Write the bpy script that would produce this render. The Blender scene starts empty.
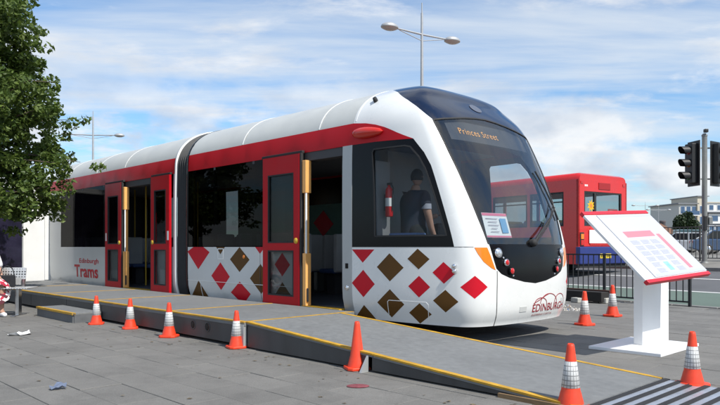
import bpy, bmesh, math, random
from mathutils import Vector, Matrix
from mathutils.geometry import delaunay_2d_cdt
R = math.radians
random.seed(7)
SC = bpy.context.scene
COL = SC.collection

# ------------------------------------------------------------------ camera
EYE = 1.15
cam_d = bpy.data.cameras.new('camera')
cam_d.sensor_width = 36; cam_d.lens = 33.0; cam_d.shift_y = 44.5/720
cam_d.clip_start = .05; cam_d.clip_end = 5000
cam = bpy.data.objects.new('camera', cam_d); COL.objects.link(cam)
cam.location = (0, 0, EYE); cam.rotation_euler = (R(90), 0, 0)
SC.camera = cam

# tram frame: x along the tram towards its nose, y across to its far side
ANG = math.atan2(-660, 640)
DV = Vector((math.cos(ANG), math.sin(ANG), 0)); WV = Vector((-DV.y, DV.x, 0))
ORG = Vector((-.107, 8.86, 0))
def TW(s, w, z=0): return ORG + DV*s + WV*w + Vector((0, 0, z))

# ------------------------------------------------------------------ sun and sky
SUN_EL = R(50); SUN_SIDE = R(0.5)
sh = DV*math.cos(SUN_SIDE) + WV*math.sin(SUN_SIDE)
to_sun = Vector((sh.x*math.cos(SUN_EL), sh.y*math.cos(SUN_EL), math.sin(SUN_EL)))
sd = bpy.data.lights.new('sun', 'SUN'); sd.energy = 4.8; sd.angle = R(.53); sd.color = (1, .955, .88)
sun = bpy.data.objects.new('sun', sd); COL.objects.link(sun)
sun.rotation_euler = (-to_sun).to_track_quat('-Z', 'Y').to_euler(); sun.location = to_sun*60
W = bpy.data.worlds.new('World'); SC.world = W; W.use_nodes = True
nt = W.node_tree; N = nt.nodes; LK = nt.links
for n in list(N): N.remove(n)
def nd(t, **k):
    n = N.new(t)
    for a, b in k.items(): setattr(n, a, b)
    return n
def mth(op, a, b=None, c=None):
    n = nd('ShaderNodeMath', operation=op)
    for i, x in enumerate((a, b, c)):
        if x is None: continue
        if isinstance(x, (int, float)): n.inputs[i].default_value = x
        else: LK.new(x, n.inputs[i])
    return n.outputs[0]
sky = nd('ShaderNodeTexSky', sky_type='NISHITA', sun_disc=False)
sky.sun_elevation = SUN_EL; sky.sun_rotation = math.atan2(sh.x, sh.y)
sky.altitude = 0; sky.air_density = 1.0; sky.dust_density = .6; sky.ozone_density = 1.6
tc = nd('ShaderNodeTexCoord'); sep = nd('ShaderNodeSeparateXYZ'); LK.new(tc.outputs['Generated'], sep.inputs[0])
zz = mth('ADD', mth('MAXIMUM', sep.outputs[2], 0.0), .10)
cx = mth('DIVIDE', sep.outputs[0], zz); cy = mth('DIVIDE', sep.outputs[1], zz)
cmb = nd('ShaderNodeCombineXYZ'); LK.new(cx, cmb.inputs[0]); LK.new(cy, cmb.inputs[1])
def cloud(scale, loc, sx, sy, rot, detail, lo, hi, rough=.55, dist=0.0):
    m = nd('ShaderNodeMapping'); LK.new(cmb.outputs[0], m.inputs[0])
    m.inputs['Location'].default_value = loc; m.inputs['Rotation'].default_value = (0, 0, rot); m.inputs['Scale'].default_value = (sx, sy, 1)
    t = nd('ShaderNodeTexNoise'); t.inputs['Scale'].default_value = scale; t.inputs['Detail'].default_value = detail
    t.inputs['Roughness'].default_value = rough; t.inputs['Distortion'].default_value = dist; LK.new(m.outputs[0], t.inputs['Vector'])
    r = nd('ShaderNodeMapRange', interpolation_type='SMOOTHSTEP'); LK.new(t.outputs[0], r.inputs[0])
    r.inputs[1].default_value = lo; r.inputs[2].default_value = hi
    return r.outputs[0]
hi_c = cloud(.9, (3.1, 1.7, 0), .42, 1.5, R(8), 7, .36, .66, .58, .4)        # thin streaked high cloud
lo_c = cloud(1.5, (7.3, 2.2, 3), .8, 1.0, R(-20), 9, .50, .66, .6, .2)       # broken cumulus
shade = cloud(2.6, (1.3, 8.2, 5), .8, 1.0, 0, 6, .35, .7, .55, .1)
ccol = nd('ShaderNodeMix', data_type='RGBA'); LK.new(shade, ccol.inputs[0])
ccol.inputs[6].default_value = (5.6, 6.0, 6.6, 1); ccol.inputs[7].default_value = (7.8, 7.9, 8.0, 1)
mx1 = nd('ShaderNodeMix', data_type='RGBA'); LK.new(mth('MULTIPLY', hi_c, .78), mx1.inputs[0])
skym = nd('ShaderNodeMix', data_type='RGBA', blend_type='MULTIPLY'); skym.inputs[0].default_value = 1.0
LK.new(sky.outputs[0], skym.inputs[6]); skym.inputs[7].default_value = (.90, 1.20, 1.40, 1)
LK.new(skym.outputs[2], mx1.inputs[6]); mx1.inputs[7].default_value = (6.2, 6.7, 7.2, 1)
mx2 = nd('ShaderNodeMix', data_type='RGBA'); LK.new(mth('MULTIPLY', lo_c, .85), mx2.inputs[0])
LK.new(mx1.outputs[2], mx2.inputs[6]); LK.new(ccol.outputs[2], mx2.inputs[7])
hz = nd('ShaderNodeMapping'); LK.new(tc.outputs['Generated'], hz.inputs[0]); hz.inputs['Scale'].default_value = (1.0, 1.0, 1.9); hz.inputs['Location'].default_value = (2.3, .7, .15)
hn = nd('ShaderNodeTexNoise'); hn.inputs['Scale'].default_value = 4.6; hn.inputs['Detail'].default_value = 9; hn.inputs['Roughness'].default_value = .56; LK.new(hz.outputs[0], hn.inputs['Vector'])
hr = nd('ShaderNodeMapRange', interpolation_type='SMOOTHSTEP'); LK.new(hn.outputs[0], hr.inputs[0]); hr.inputs[1].default_value = .47; hr.inputs[2].default_value = .60
hm = nd('ShaderNodeMapRange', interpolation_type='SMOOTHSTEP'); LK.new(sep.outputs[2], hm.inputs[0]); hm.inputs[1].default_value = .30; hm.inputs[2].default_value = .14
hs2 = nd('ShaderNodeTexNoise'); hs2.inputs['Scale'].default_value = 9; hs2.inputs['Detail'].default_value = 6; LK.new(hz.outputs[0], hs2.inputs['Vector'])
hc = nd('ShaderNodeMix', data_type='RGBA'); hsr = nd('ShaderNodeMapRange'); LK.new(hs2.outputs[0], hsr.inputs[0]); hsr.inputs[1].default_value = .38; hsr.inputs[2].default_value = .6; LK.new(hsr.outputs[0], hc.inputs[0])
hc.inputs[6].default_value = (4.9, 5.3, 6.0, 1); hc.inputs[7].default_value = (7.6, 7.7, 7.8, 1)
mx3 = nd('ShaderNodeMix', data_type='RGBA'); LK.new(mth('MULTIPLY', mth('MULTIPLY', hr.outputs[0], hm.outputs[0]), .85), mx3.inputs[0]); LK.new(mx2.outputs[2], mx3.inputs[6]); LK.new(hc.outputs[2], mx3.inputs[7])
bg = nd('ShaderNodeBackground'); bg.inputs[1].default_value = .115; LK.new(mx3.outputs[2], bg.inputs[0])
wo = nd('ShaderNodeOutputWorld'); LK.new(bg.outputs[0], wo.inputs[0])
SC.view_settings.view_transform = 'Standard'; SC.view_settings.look = 'None'
SC.view_settings.exposure = 0.15; SC.view_settings.gamma = 1.0; SC.view_settings.use_curve_mapping = False
SC.render.engine = 'CYCLES'; SC.cycles.use_denoising = True; SC.cycles.max_bounces = 10; SC.cycles.transparent_max_bounces = 16

# ------------------------------------------------------------------ materials
MATS = {}
def mat(name, col, rough=.5, metal=0.0, var=.0, vscale=4.0, bump=0.0, bscale=60.0, coat=0.0, emit=0.0, spec=.5, stretch=(1, 1, 1), var2=0.0, v2scale=.8, tint=None):
    """Principled with fine procedural colour variation and relief."""
    if name in MATS: return MATS[name]
    m = bpy.data.materials.new(name); m.use_nodes = True; MATS[name] = m
    t = m.node_tree; b = t.nodes['Principled BSDF']
    b.inputs['Base Color'].default_value = (*col, 1); b.inputs['Roughness'].default_value = rough; b.inputs['Metallic'].default_value = metal
    b.inputs['Coat Weight'].default_value = coat; b.inputs['Coat Roughness'].default_value = .04; b.inputs['Specular IOR Level'].default_value = spec
    if emit: b.inputs['Emission Color'].default_value = (*col, 1); b.inputs['Emission Strength'].default_value = emit
    if var or bump or var2:
        tcn = t.nodes.new('ShaderNodeTexCoord'); mp = t.nodes.new('ShaderNodeMapping'); mp.inputs['Scale'].default_value = stretch
        t.links.new(tcn.outputs['Object'], mp.inputs[0])
    fac = None
    def noise(sc, det=6, ro=.6):
        n = t.nodes.new('ShaderNodeTexNoise'); n.inputs['Scale'].default_value = sc; n.inputs['Detail'].default_value = det; n.inputs['Roughness'].default_value = ro
        t.links.new(mp.outputs[0], n.inputs['Vector']); return n.outputs[0]
    src = None
    def vary(amount, scale, prev, tgt):
        mr = t.nodes.new('ShaderNodeMapRange'); t.links.new(noise(scale), mr.inputs[0])
        mr.inputs[1].default_value = .3; mr.inputs[2].default_value = .7; mr.inputs[3].default_value = 0; mr.inputs[4].default_value = 1
        x = t.nodes.new('ShaderNodeMix'); x.data_type = 'RGBA'; t.links.new(mr.outputs[0], x.inputs[0])
        lo = tuple(c*(1-amount) for c in tgt); hi = tuple(min(1, c*(1+amount)) for c in tgt)
        x.inputs[6].default_value = (*lo, 1); x.inputs[7].default_value = (*hi, 1)
        return x.outputs[2], mr.outputs[0]
    if var:
        src, f1 = vary(var, vscale, None, col)
        rr = t.nodes.new('ShaderNodeMapRange'); t.links.new(f1, rr.inputs[0]); rr.inputs[3].default_value = max(.02, rough*.85); rr.inputs[4].default_value = min(1, rough*1.15)
        t.links.new(rr.outputs[0], b.inputs['Roughness'])
    if var2:
        o2, f2 = vary(var2, v2scale, None, (1, 1, 1))
        mr = t.nodes.new('ShaderNodeMapRange'); t.links.new(f2, mr.inputs[0]); mr.inputs[3].default_value = 1-var2; mr.inputs[4].default_value = 1+var2
        x = t.nodes.new('ShaderNodeVectorMath'); x.operation = 'SCALE'
        if src: t.links.new(src, x.inputs[0])
        else: x.inputs[0].default_value = col
        t.links.new(mr.outputs[0], x.inputs[3]); src = x.outputs[0]
    if src: t.links.new(src, b.inputs['Base Color'])
    if bump:
        bp = t.nodes.new('ShaderNodeBump'); bp.inputs['Strength'].default_value = bump; bp.inputs['Distance'].default_value = .02
        t.links.new(noise(bscale, 4), bp.inputs['Height']); t.links.new(bp.outputs[0], b.inputs['Normal'])
    return m
def glass(name, tint, refl=1.0, rough=.01, ior=1.5):
    m = bpy.data.materials.new(name); m.use_nodes = True; MATS[name] = m
    t = m.node_tree; t.nodes.clear()
    o = t.nodes.new('ShaderNodeOutputMaterial'); tr = t.nodes.new('ShaderNodeBsdfTransparent'); tr.inputs[0].default_value = (*tint, 1)
    gl = t.nodes.new('ShaderNodeBsdfGlossy'); gl.inputs['Roughness'].default_value = rough; gl.inputs[0].default_value = (refl, refl, refl, 1)
    fr = t.nodes.new('ShaderNodeFresnel'); ge = t.nodes.new('ShaderNodeNewGeometry'); mr = t.nodes.new('ShaderNodeMapRange')
    mr.inputs[3].default_value = ior; mr.inputs[4].default_value = 1/ior; t.links.new(ge.outputs['Backfacing'], mr.inputs[0]); t.links.new(mr.outputs[0], fr.inputs[0])   # same reflection from either side of the pane
    mx = t.nodes.new('ShaderNodeMixShader'); t.links.new(fr.outputs[0], mx.inputs[0]); t.links.new(tr.outputs[0], mx.inputs[1]); t.links.new(gl.outputs[0], mx.inputs[2])
    t.links.new(mx.outputs[0], o.inputs[0]); return m
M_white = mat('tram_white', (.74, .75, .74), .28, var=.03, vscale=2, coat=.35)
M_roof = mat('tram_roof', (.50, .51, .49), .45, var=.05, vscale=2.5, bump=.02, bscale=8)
M_skirt = mat('tram_white_shaded', (.60, .61, .60), .34, var=.04, vscale=2, coat=.3)  # same white paint as the cab, darkened to paint in the car sides' shade
M_red = mat('tram_red', (.45, .003, .010), .42, var=.04, vscale=3, spec=.22)
M_pod = mat('pod_red', (.55, .02, .01), .25, var=.05, coat=.3)
M_brown = mat('decal_brown', (.105, .048, .010), .45, var=.05, vscale=6, spec=.2)
M_dred = mat('decal_red', (.55, .006, .02), .42, var=.04, vscale=6, spec=.22)
M_black = mat('gloss_black', (.004, .004, .005), .2, var=.1, spec=.18)
M_dome = mat('dome_navy', (.006, .010, .028), .10, var=.1, coat=.6)
M_rubber = mat('rubber', (.02, .02, .021), .75, var=.25, vscale=20, bump=.1)
M_silver = mat('silver_trim', (.42, .43, .43), .4, metal=.3, var=.05)
M_frame_w = mat('white_frame', (.78, .78, .76), .4, var=.03)
M_orange = mat('indicator_orange', (.75, .20, .01), .2, var=.08, vscale=30, coat=.5)
M_jamb = mat('jamb_orange', (.86, .43, .13), .5, var=.05)
M_steel = mat('steel', (.55, .55, .56), .25, metal=1, var=.05)
M_chrome = mat('chrome', (.8, .8, .8), .08, metal=1)
M_lred = mat('lamp_red', (.5, .006, .006), .12, coat=.6)
M_lclear = mat('lamp_clear', (.7, .72, .74), .1, metal=.7)
M_int = mat('tram_lining', (.21, .21, .22), .6, var=.08)
M_intdark = mat('tram_dark_lining', (.05, .05, .055), .6, var=.15)
M_intfloor = mat('tram_floor', (.06, .065, .08), .7, var=.2, vscale=8)
M_seat = mat('seat_grey', (.52, .52, .52), .45, var=.06)
M_seatblue = mat('seat_blue', (.05, .09, .22), .8, var=.3, vscale=30)
M_poly = mat('pole_yellow', (.6, .38, .03), .35)
M_tint = glass('tinted_glass', (.11, .115, .12), .22)
M_tint2 = glass('door_glass', (.72, .74, .74), .3)
M_screen = glass('windscreen_glass', (.70, .74, .76), .95, ior=1.85)
M_sideglass = glass('cab_side_glass', (.74, .77, .78), .4, ior=1.45)
M_yellow = mat('yellow_paint', (.50, .28, .02), .65, var=.25, vscale=9)
M_deck = mat('deck_grey', (.165, .17, .17), .8, var=.12, vscale=14, bump=.15, bscale=220, var2=.10, v2scale=1.1)
M_fascia = mat('fascia_steel', (.06, .06, .062), .5, metal=.2, var=.25, vscale=3, var2=.25, v2scale=1.2, stretch=(1, 1, .25))
M_plate = mat('aluminium_plate', (.42, .45, .50), .42, metal=.55, var=.1, vscale=12)
M_cone = mat('cone_orange', (.74, .055, .018), .42, var=.08, vscale=12, bump=.05, bscale=90, var2=.06)

# ------------------------------------------------------------------ object helpers
def link(o): COL.objects.link(o); return o
def tag(o, label=None, cat=None, group=None, kind=None):
    if label: o['label'] = label
    if cat: o['category'] = cat
    if group: o['group'] = group
    if kind: o['kind'] = kind
    return o
def empty(name, loc=(0, 0, 0), rz=0.0, label=None, cat=None, group=None):
    o = bpy.data.objects.new(name, None); link(o); o.location = loc; o.rotation_euler = (0, 0, rz); o.empty_display_size = .1
    return tag(o, label, cat, group)
class MB:
    def __init__(s): s.v = []; s.f = []; s.sm = []
    def add(s, vs, fs, smooth=False, M=None):
        k = len(s.v)
        s.v += [tuple(M @ Vector(p)) if M else tuple(p) for p in vs]
        s.f += [tuple(i+k for i in q) for q in fs]; s.sm += [smooth]*len(fs); return s
    def box(s, x0, x1, y0, y1, z0, z1, M=None):
        v = [(x, y, z) for z in (z0, z1) for y in (y0, y1) for x in (x0, x1)]
        return s.add(v, [(0, 2, 3, 1), (4, 5, 7, 6), (0, 1, 5, 4), (2, 6, 7, 3), (0, 4, 6, 2), (1, 3, 7, 5)], M=M)
    def tube(s, pts, r, n=8, cap=True, M=None):
        pts = [Vector(p) for p in pts]; rs = r if isinstance(r, (list, tuple)) else [r]*len(pts)
        vs = []; fs = []; up = None
        for i, p in enumerate(pts):
            t = (pts[min(i+1, len(pts)-1)] - pts[max(i-1, 0)]).normalized()
            if up is None: up = Vector((0, 0, 1)) if abs(t.z) < .9 else Vector((1, 0, 0))
            a = t.cross(up).normalized(); b = a.cross(t).normalized(); up = b
            for j in range(n):
                q = 2*math.pi*j/n; vs.append(p + (a*math.cos(q) + b*math.sin(q))*rs[i])
        for i in range(len(pts)-1):
            for j in range(n): fs.append((i*n+j, i*n+(j+1) % n, (i+1)*n+(j+1) % n, (i+1)*n+j))
        k = len(s.f); s.add(vs, fs, True, M)
        if cap: s.add(vs[:n], [tuple(range(n))], M=M); s.add(vs[-n:], [tuple(reversed(range(n)))], M=M)
        return s
    def lathe(s, prof, n=20, M=None, smooth=True):
        vs = []; fs = []
        for r, z in prof:
            for j in range(n): q = 2*math.pi*j/n; vs.append((r*math.cos(q), r*math.sin(q), z))
        for i in range(len(prof)-1):
            for j in range(n): fs.append((i*n+j, i*n+(j+1) % n, (i+1)*n+(j+1) % n, (i+1)*n+j))
        s.add(vs, fs, smooth, M)
        for i, rev in ((0, True), (len(prof)-1, False)):
            if prof[i][0] > 1e-4:
                idx = list(range(n)); s.add(vs[i*n:i*n+n], [tuple(reversed(idx)) if rev else tuple(idx)], M=M)
        return s
    def prism(s, poly, z0, z1, M=None):
        n = len(poly); v = [(x, y, z0) for x, y in poly] + [(x, y, z1) for x, y in poly]
        return s.add(v, [tuple(reversed(range(n))), tuple(range(n, 2*n))] + [(i, (i+1) % n, n+(i+1) % n, n+i) for i in range(n)], M=M)
    def build(s, name, m, parent=None, bevel=0, kind=None, label=None):
        me = bpy.data.meshes.new(name); me.from_pydata(s.v, [], s.f); me.update()
        me.polygons.foreach_set('use_smooth', s.sm)
        o = bpy.data.objects.new(name, me); link(o); me.materials.append(m)
        if parent: o.parent = parent
        if bevel:
            md = o.modifiers.new('bevel', 'BEVEL'); md.width = bevel; md.segments = 2; md.limit_method = 'ANGLE'; md.angle_limit = R(40)
        if kind: o['kind'] = kind
        if label: o['label'] = label
        return o
def BX(name, m, parent, x0, x1, y0, y1, z0, z1, bevel=0, **k): return MB().box(x0, x1, y0, y1, z0, z1).build(name, m, parent, bevel, **k)
def TB(name, m, parent, pts, r, n=8, **k): return MB().tube(pts, r, n).build(name, m, parent, **k)
def copy_tree(o, parent=None):
    c = o.copy(); link(c); c.parent = parent
    for ch in list(o.children): copy_tree(ch, c)
    return c
def text_mesh(body, size=1.0, bold=0.0, align='CENTER', shear=0.0, space=1.0):
    cu = bpy.data.curves.new('text', 'FONT'); cu.body = body; cu.size = size; cu.align_x = align; cu.offset = bold; cu.shear = shear; cu.space_character = space
    cu.resolution_u = 3
    o = bpy.data.objects.new('text', cu); link(o); bpy.context.view_layer.update()
    me = o.to_mesh(); vs = [tuple(v.co) for v in me.vertices]; fs = [tuple(p.vertices) for p in me.polygons]
    o.to_mesh_clear(); bpy.data.objects.remove(o); bpy.data.curves.remove(cu)
    return vs, fs
def fit(vs, x0, x1, y0, y1):
    ax = min(v[0] for v in vs); bx = max(v[0] for v in vs); ay = min(v[1] for v in vs); by = max(v[1] for v in vs)
    return [((v[0]-ax)/(bx-ax)*(x1-x0)+x0, (v[1]-ay)/(by-ay)*(y1-y0)+y0) for v in vs]
def skin_obj(name, pts, edges, m, parent=None, sub=1, root=0):
    me = bpy.data.meshes.new(name); me.from_pydata([p[:3] for p in pts], edges, []); me.materials.append(m)
    o = bpy.data.objects.new(name, me); link(o)
    if parent: o.parent = parent
    md = o.modifiers.new('skin', 'SKIN'); md.use_smooth_shade = True
    for i, p in enumerate(pts):
        r = p[3]; r = r if isinstance(r, tuple) else (r, r)
        me.skin_vertices[0].data[i].radius = r
    me.skin_vertices[0].data[root].use_root = True
    if sub: s = o.modifiers.new('sub', 'SUBSURF'); s.levels = sub; s.render_levels = sub
    return o

# ------------------------------------------------------------------ setting: pavement, road, verge
KO = Vector((6.59, 12.86, 0)); RE = Vector((-.564, .826, 0)).normalized(); RN = Vector((RE.y, -RE.x, 0))   # kerb line: RE along it, RN out over the road
def RW(t, n, z=0): return KO + RE*t + RN*n + Vector((0, 0, z))
def road_z(n): return -.09 + .062*max(0, min(n, 11.2))
M_pave_base = mat('pavement_bed', (.11, .107, .10), .9, var=.2, vscale=6, bump=.3, bscale=40)
M_asphalt = mat('road_asphalt', (.105, .107, .112), .85, var=.15, vscale=30, bump=.2, bscale=150, var2=.12, v2scale=.5)
M_green = mat('cycle_lane_green', (.105, .145, .12), .85, var=.14, vscale=25, bump=.2, bscale=150, var2=.10, v2scale=.5)
M_kerb = mat('kerb_stone', (.20, .195, .185), .8, var=.2, vscale=5, bump=.2)
M_line = mat('road_paint', (.62, .62, .60), .7, var=.15, vscale=12)
M_verge = mat('verge_paving', (.19, .18, .16), .85, var=.2, vscale=2, var2=.15)
M_grass = mat('far_grass', (.07, .11, .03), .9, var=.35, vscale=3)
def sheet(name, pts, m, kind='structure', parent=None):
    o = MB().add(pts, [tuple(range(len(pts)))]).build(name, m, parent)
    if parent is None: o['kind'] = kind
    return o
def strip(name, t0, t1, n0, n1, m, lift=0.0, parent=None, z=None):
    zz = z or road_z
    pts = [RW(t0, n0, zz(n0)+lift), RW(t0, n1, zz(n1)+lift), RW(t1, n1, zz(n1)+lift), RW(t1, n0, zz(n0)+lift)]
    return sheet(name, [tuple(p) for p in pts], m, parent=parent)
pave = MB()
pave.add([tuple(RW(-60, -.15, -.012)), tuple(RW(400, -.15, -.012)), tuple(RW(400, -400, -.012)), tuple(RW(-60, -400, -.012))], [(0, 1, 2, 3)])
pavement = pave.build('pavement', M_pave_base); pavement['kind'] = 'structure'
road = strip('road', -60, 400, 0, 7.85, M_asphalt)
strip('cycle_lane', -60, 400, .02, 2.70, M_green, .004, road)
strip('lane_line', -60, 400, 2.72, 2.84, M_line, .006, road)
strip('lane_line', -60, 400, 5.50, 5.64, M_line, .006, road)
strip('lane_line', -60, 400, .20, .27, M_line, .008, road)
verge = strip('verge', -60, 600, 8.0, 11.2, M_verge, .10)
lot = strip('ground', -400, 1800, 11.2, 3000, M_verge, .10); 
# kerb stones along the near kerb and the far one
kst = MB().box(-.445, .445, -.075, .075, -.16, .014); kme = kst.build('kerb_stone', M_kerb, pavement, .012); 
kme.matrix_local = Matrix.Translation(RW(-3.6, -.073)) @ Matrix.Rotation(math.atan2(RE.y, RE.x), 4, 'Z')
for i in range(1, 12):
    c = kme.copy(); link(c); c.parent = pavement
    c.matrix_local = Matrix.Translation(RW(-3.6 + .9*i, -.073, random.uniform(-.003, .003))) @ Matrix.Rotation(math.atan2(RE.y, RE.x)+random.uniform(-.003, .003), 4, 'Z')
fk = MB().box(-.445, .445, -.075, .075, -.2, .11).build('kerb_stone', M_kerb, verge, .012)
fk.matrix_local = Matrix.Translation(RW(-4.5, 7.925, road_z(7.9))) @ Matrix.Rotation(math.atan2(RE.y, RE.x), 4, 'Z')
for i in range(1, 16):
    c = fk.copy(); link(c); c.parent = verge
    c.matrix_local = Matrix.Translation(RW(-4.5 + .9*i, 7.925, road_z(7.9)+random.uniform(-.004, .004))) @ Matrix.Rotation(math.atan2(RE.y, RE.x), 4, 'Z')

# paving slabs in rows parallel to the tram
M_slab = bpy.data.materials.new('paving_slab'); M_slab.use_nodes = True
def slab_nodes():
    t = M_slab.node_tree; b = t.nodes['Principled BSDF']; b.inputs['Roughness'].default_value = .82
    oi = t.nodes.new('ShaderNodeObjectInfo'); g = t.nodes.new('ShaderNodeNewGeometry')
    n1 = t.nodes.new('ShaderNodeTexNoise'); n1.inputs['Scale'].default_value = .9; n1.inputs['Detail'].default_value = 5; t.links.new(g.outputs['Position'], n1.inputs['Vector'])
    n2 = t.nodes.new('ShaderNodeTexNoise'); n2.inputs['Scale'].default_value = 90; n2.inputs['Detail'].default_value = 3; t.links.new(g.outputs['Position'], n2.inputs['Vector'])
    n3 = t.nodes.new('ShaderNodeTexNoise'); n3.inputs['Scale'].default_value = 7; n3.inputs['Detail'].default_value = 6; n3.inputs['Roughness'].default_value = .7; t.links.new(g.outputs['Position'], n3.inputs['Vector'])
    def mr(x, a, b_, lo=.3, hi=.7):
        m = t.nodes.new('ShaderNodeMapRange'); t.links.new(x, m.inputs[0]); m.inputs[1].default_value = lo; m.inputs[2].default_value = hi; m.inputs[3].default_value = a; m.inputs[4].default_value = b_; return m.outputs[0]
    def mul(a, c):
        m = t.nodes.new('ShaderNodeMath'); m.operation = 'MULTIPLY'; t.links.new(a, m.inputs[0]); t.links.new(c, m.inputs[1]); return m.outputs[0]
    n4 = t.nodes.new('ShaderNodeTexNoise'); n4.inputs['Scale'].default_value = 2.1; n4.inputs['Detail'].default_value = 8; n4.inputs['Roughness'].default_value = .72; t.links.new(g.outputs['Position'], n4.inputs['Vector'])
    vo = t.nodes.new('ShaderNodeTexVoronoi'); vo.inputs['Scale'].default_value = 3.2; t.links.new(g.outputs['Position'], vo.inputs['Vector'])
    st = mul(mr(n4.outputs[0], .84, 1.0, .36, .50), mr(vo.outputs['Distance'], .78, 1.0, .045, .075))
    f = mul(st, mul(mul(mr(oi.outputs['Random'], .93, 1.06, 0, 1), mr(n1.outputs[0], .88, 1.10)), mul(mr(n2.outputs[0], .86, 1.14), mr(n3.outputs[0], .93, 1.06))))
    x = t.nodes.new('ShaderNodeVectorMath'); x.operation = 'SCALE'; x.inputs[0].default_value = (.162, .156, .144); t.links.new(f, x.inputs[3])
    t.links.new(x.outputs[0], b.inputs['Base Color'])
    bp = t.nodes.new('ShaderNodeBump'); bp.inputs['Strength'].default_value = .25; bp.inputs['Distance'].default_value = .01; t.links.new(n2.outputs[0], bp.inputs['Height']); t.links.new(bp.outputs[0], b.inputs['Normal'])
slab_nodes()
SL, SWD = .70, .352
def slab_mesh():
    x, y, b = SL/2-.0012, SWD/2-.0025, .003
    v = [(-x, -y, -.03), (x, -y, -.03), (x, y, -.03), (-x, y, -.03), (-x, -y, -b), (x, -y, -b), (x, y, -b), (-x, y, -b),
         (-x+b, -y+b, 0), (x-b, -y+b, 0), (x-b, y-b, 0), (-x+b, y-b, 0)]
    f = [(8, 9, 10, 11)] + [(i, (i+1) % 4, 4+(i+1) % 4, 4+i) for i in range(4)] + [(4+i, 4+(i+1) % 4, 8+(i+1) % 4, 8+i) for i in range(4)]
    return v, f
sv, sf = slab_mesh()
slab_me = bpy.data.meshes.new('slab'); slab_me.from_pydata(sv, [], sf); slab_me.materials.append(M_slab)
cand = []
for j in range(-22, 34):
    for i in range(-26, 26):
        s = i*SL + (SL/2 if j % 2 else 0); w = -1.90 + j*SWD + SWD/2
        p = TW(s, w)
        if p.y < 4.2 or p.y > 22: continue
        if (p-KO).dot(RN) > -.45: continue
        px = 360+660*p.x/p.y
        if px < -70 or px > 790: continue
        hidden = (-11.2 < s < 3.9 and -1.7 < w < -.55)
        # height of the slab in the picture
        hpx = 660*EYE*SWD/p.y**2
        cand.append((hidden or (w > -.4 and w < 2.3 and s < 1.6), p.y, s, w))
cand.sort()
nobj = 0; rest = MB()
for hid, py, s, w in cand:
    rz = ANG + random.uniform(-.002, .002)
    Mx = Matrix.Translation(TW(s, w, random.uniform(-.0035, .0015))) @ Matrix.Rotation(rz, 4, 'Z') @ Matrix.Rotation(random.uniform(-.004, .004), 4, 'X') @ Matrix.Rotation(random.uniform(-.003, .003), 4, 'Y')
    if not hid and nobj < 300:
        o = bpy.data.objects.new('slab', slab_me); link(o); o.parent = pavement; o.matrix_local = Mx; nobj += 1
    else:
        rest.add(sv, sf, M=Mx)
rest.build('slab_field', M_slab, pavement, kind='stuff')

# ------------------------------------------------------------------ the tram's skin: (a, v) = along the side and round the nose, up the section and over the roof
ZR, RZ, NR, LR, HWM = 2.62, .80, 2.3, 1.75, 1.325
VT = ZR + LR
FT = [(.2, 1.90), (.35, 1.96), (.6, 1.98), (.9, 1.98), (1.2, 1.94), (1.6, 1.82), (2.0, 1.67), (2.4, 1.48), (2.7, 1.32), (2.9, 1.19), (3.1, 1.0), (3.25, .86), (3.36, .56), (3.42, .12)]
HT = [(.2, 1.25), (.45, 1.315), (.9, 1.325), (2.2, 1.325), (ZR, 1.315)]
def herm(x, T):
    if x <= T[0][0]: return T[0][1]
    for i in range(len(T)-1):
        if x <= T[i+1][0]:
            (x0, y0), (x1, y1) = T[i], T[i+1]; t = (x-x0)/(x1-x0)
            def sl(k):
                if k <= 0: return (T[1][1]-T[0][1])/(T[1][0]-T[0][0])
                if k >= len(T)-1: return (T[-1][1]-T[-2][1])/(T[-1][0]-T[-2][0])
                return (T[k+1][1]-T[k-1][1])/(T[k+1][0]-T[k-1][0])
            m0, m1 = sl(i)*(x1-x0), sl(i+1)*(x1-x0)
            return (2*t**3-3*t*t+1)*y0+(t**3-2*t*t+t)*m0+(-2*t**3+3*t*t)*y1+(t**3-t*t)*m1
    return T[-1][1]
def sec(v):
    if v <= ZR: return herm(v, HT), v
    p = min(1, (v-ZR)/LR)*math.pi/2
    return 1.315*max(0, math.cos(p))**(2/NR), ZR + RZ*math.sin(p)**(2/NR)
CP = [(0, 1), (.42, .995), (.74, .935), (.925, .86), (.985, .55), (1, .22), (1, 0)]      # plan of the nose, as fractions of its length and half width
for _ in range(4):
    Q_ = [CP[0]]
    for p, q in zip(CP, CP[1:]): Q_ += [(.75*p[0]+.25*q[0], .75*p[1]+.25*q[1]), (.25*p[0]+.75*q[0], .25*p[1]+.75*q[1])]
    CP = Q_ + [CP[-1]]
LT = [0]
for p, q in zip(CP, CP[1:]): LT.append(LT[-1] + math.hypot((q[0]-p[0])*2.0, (q[1]-p[1])*1.325))
LC = LT[-1]
import bisect
def surf(a, v):
    if a > LC: p = surf(2*LC-a, v); return Vector((p.x, 2*HWM-p.y, p.z))
    hw, z = sec(v)
    if a <= 0: return Vector((a, HWM-hw, z))
    i = max(0, min(len(LT)-2, bisect.bisect_right(LT, a)-1)); t = (a-LT[i])/(LT[i+1]-LT[i])
    so = CP[i][0]+(CP[i+1][0]-CP[i][0])*t; om = CP[i][1]+(CP[i+1][1]-CP[i][1])*t
    return Vector((herm(z, FT)*so, HWM-hw*om, z))
def snorm(a, v):
    h = 2.5e-2 if a > 0 else 2e-3
    v0 = min(v, VT-.03); a0 = min(a, 2*LC)
    da = surf(a0+h, v0)-surf(a0-h, v0); dv = surf(a0, v0+h)-surf(a0, v0-h)
    n = da.cross(dv)
    return n.normalized() if n.length > 1e-12 else Vector((0, 0, 1))
def on(a, v, off=0.0): return surf(a, v) + snorm(a, v)*off
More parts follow.
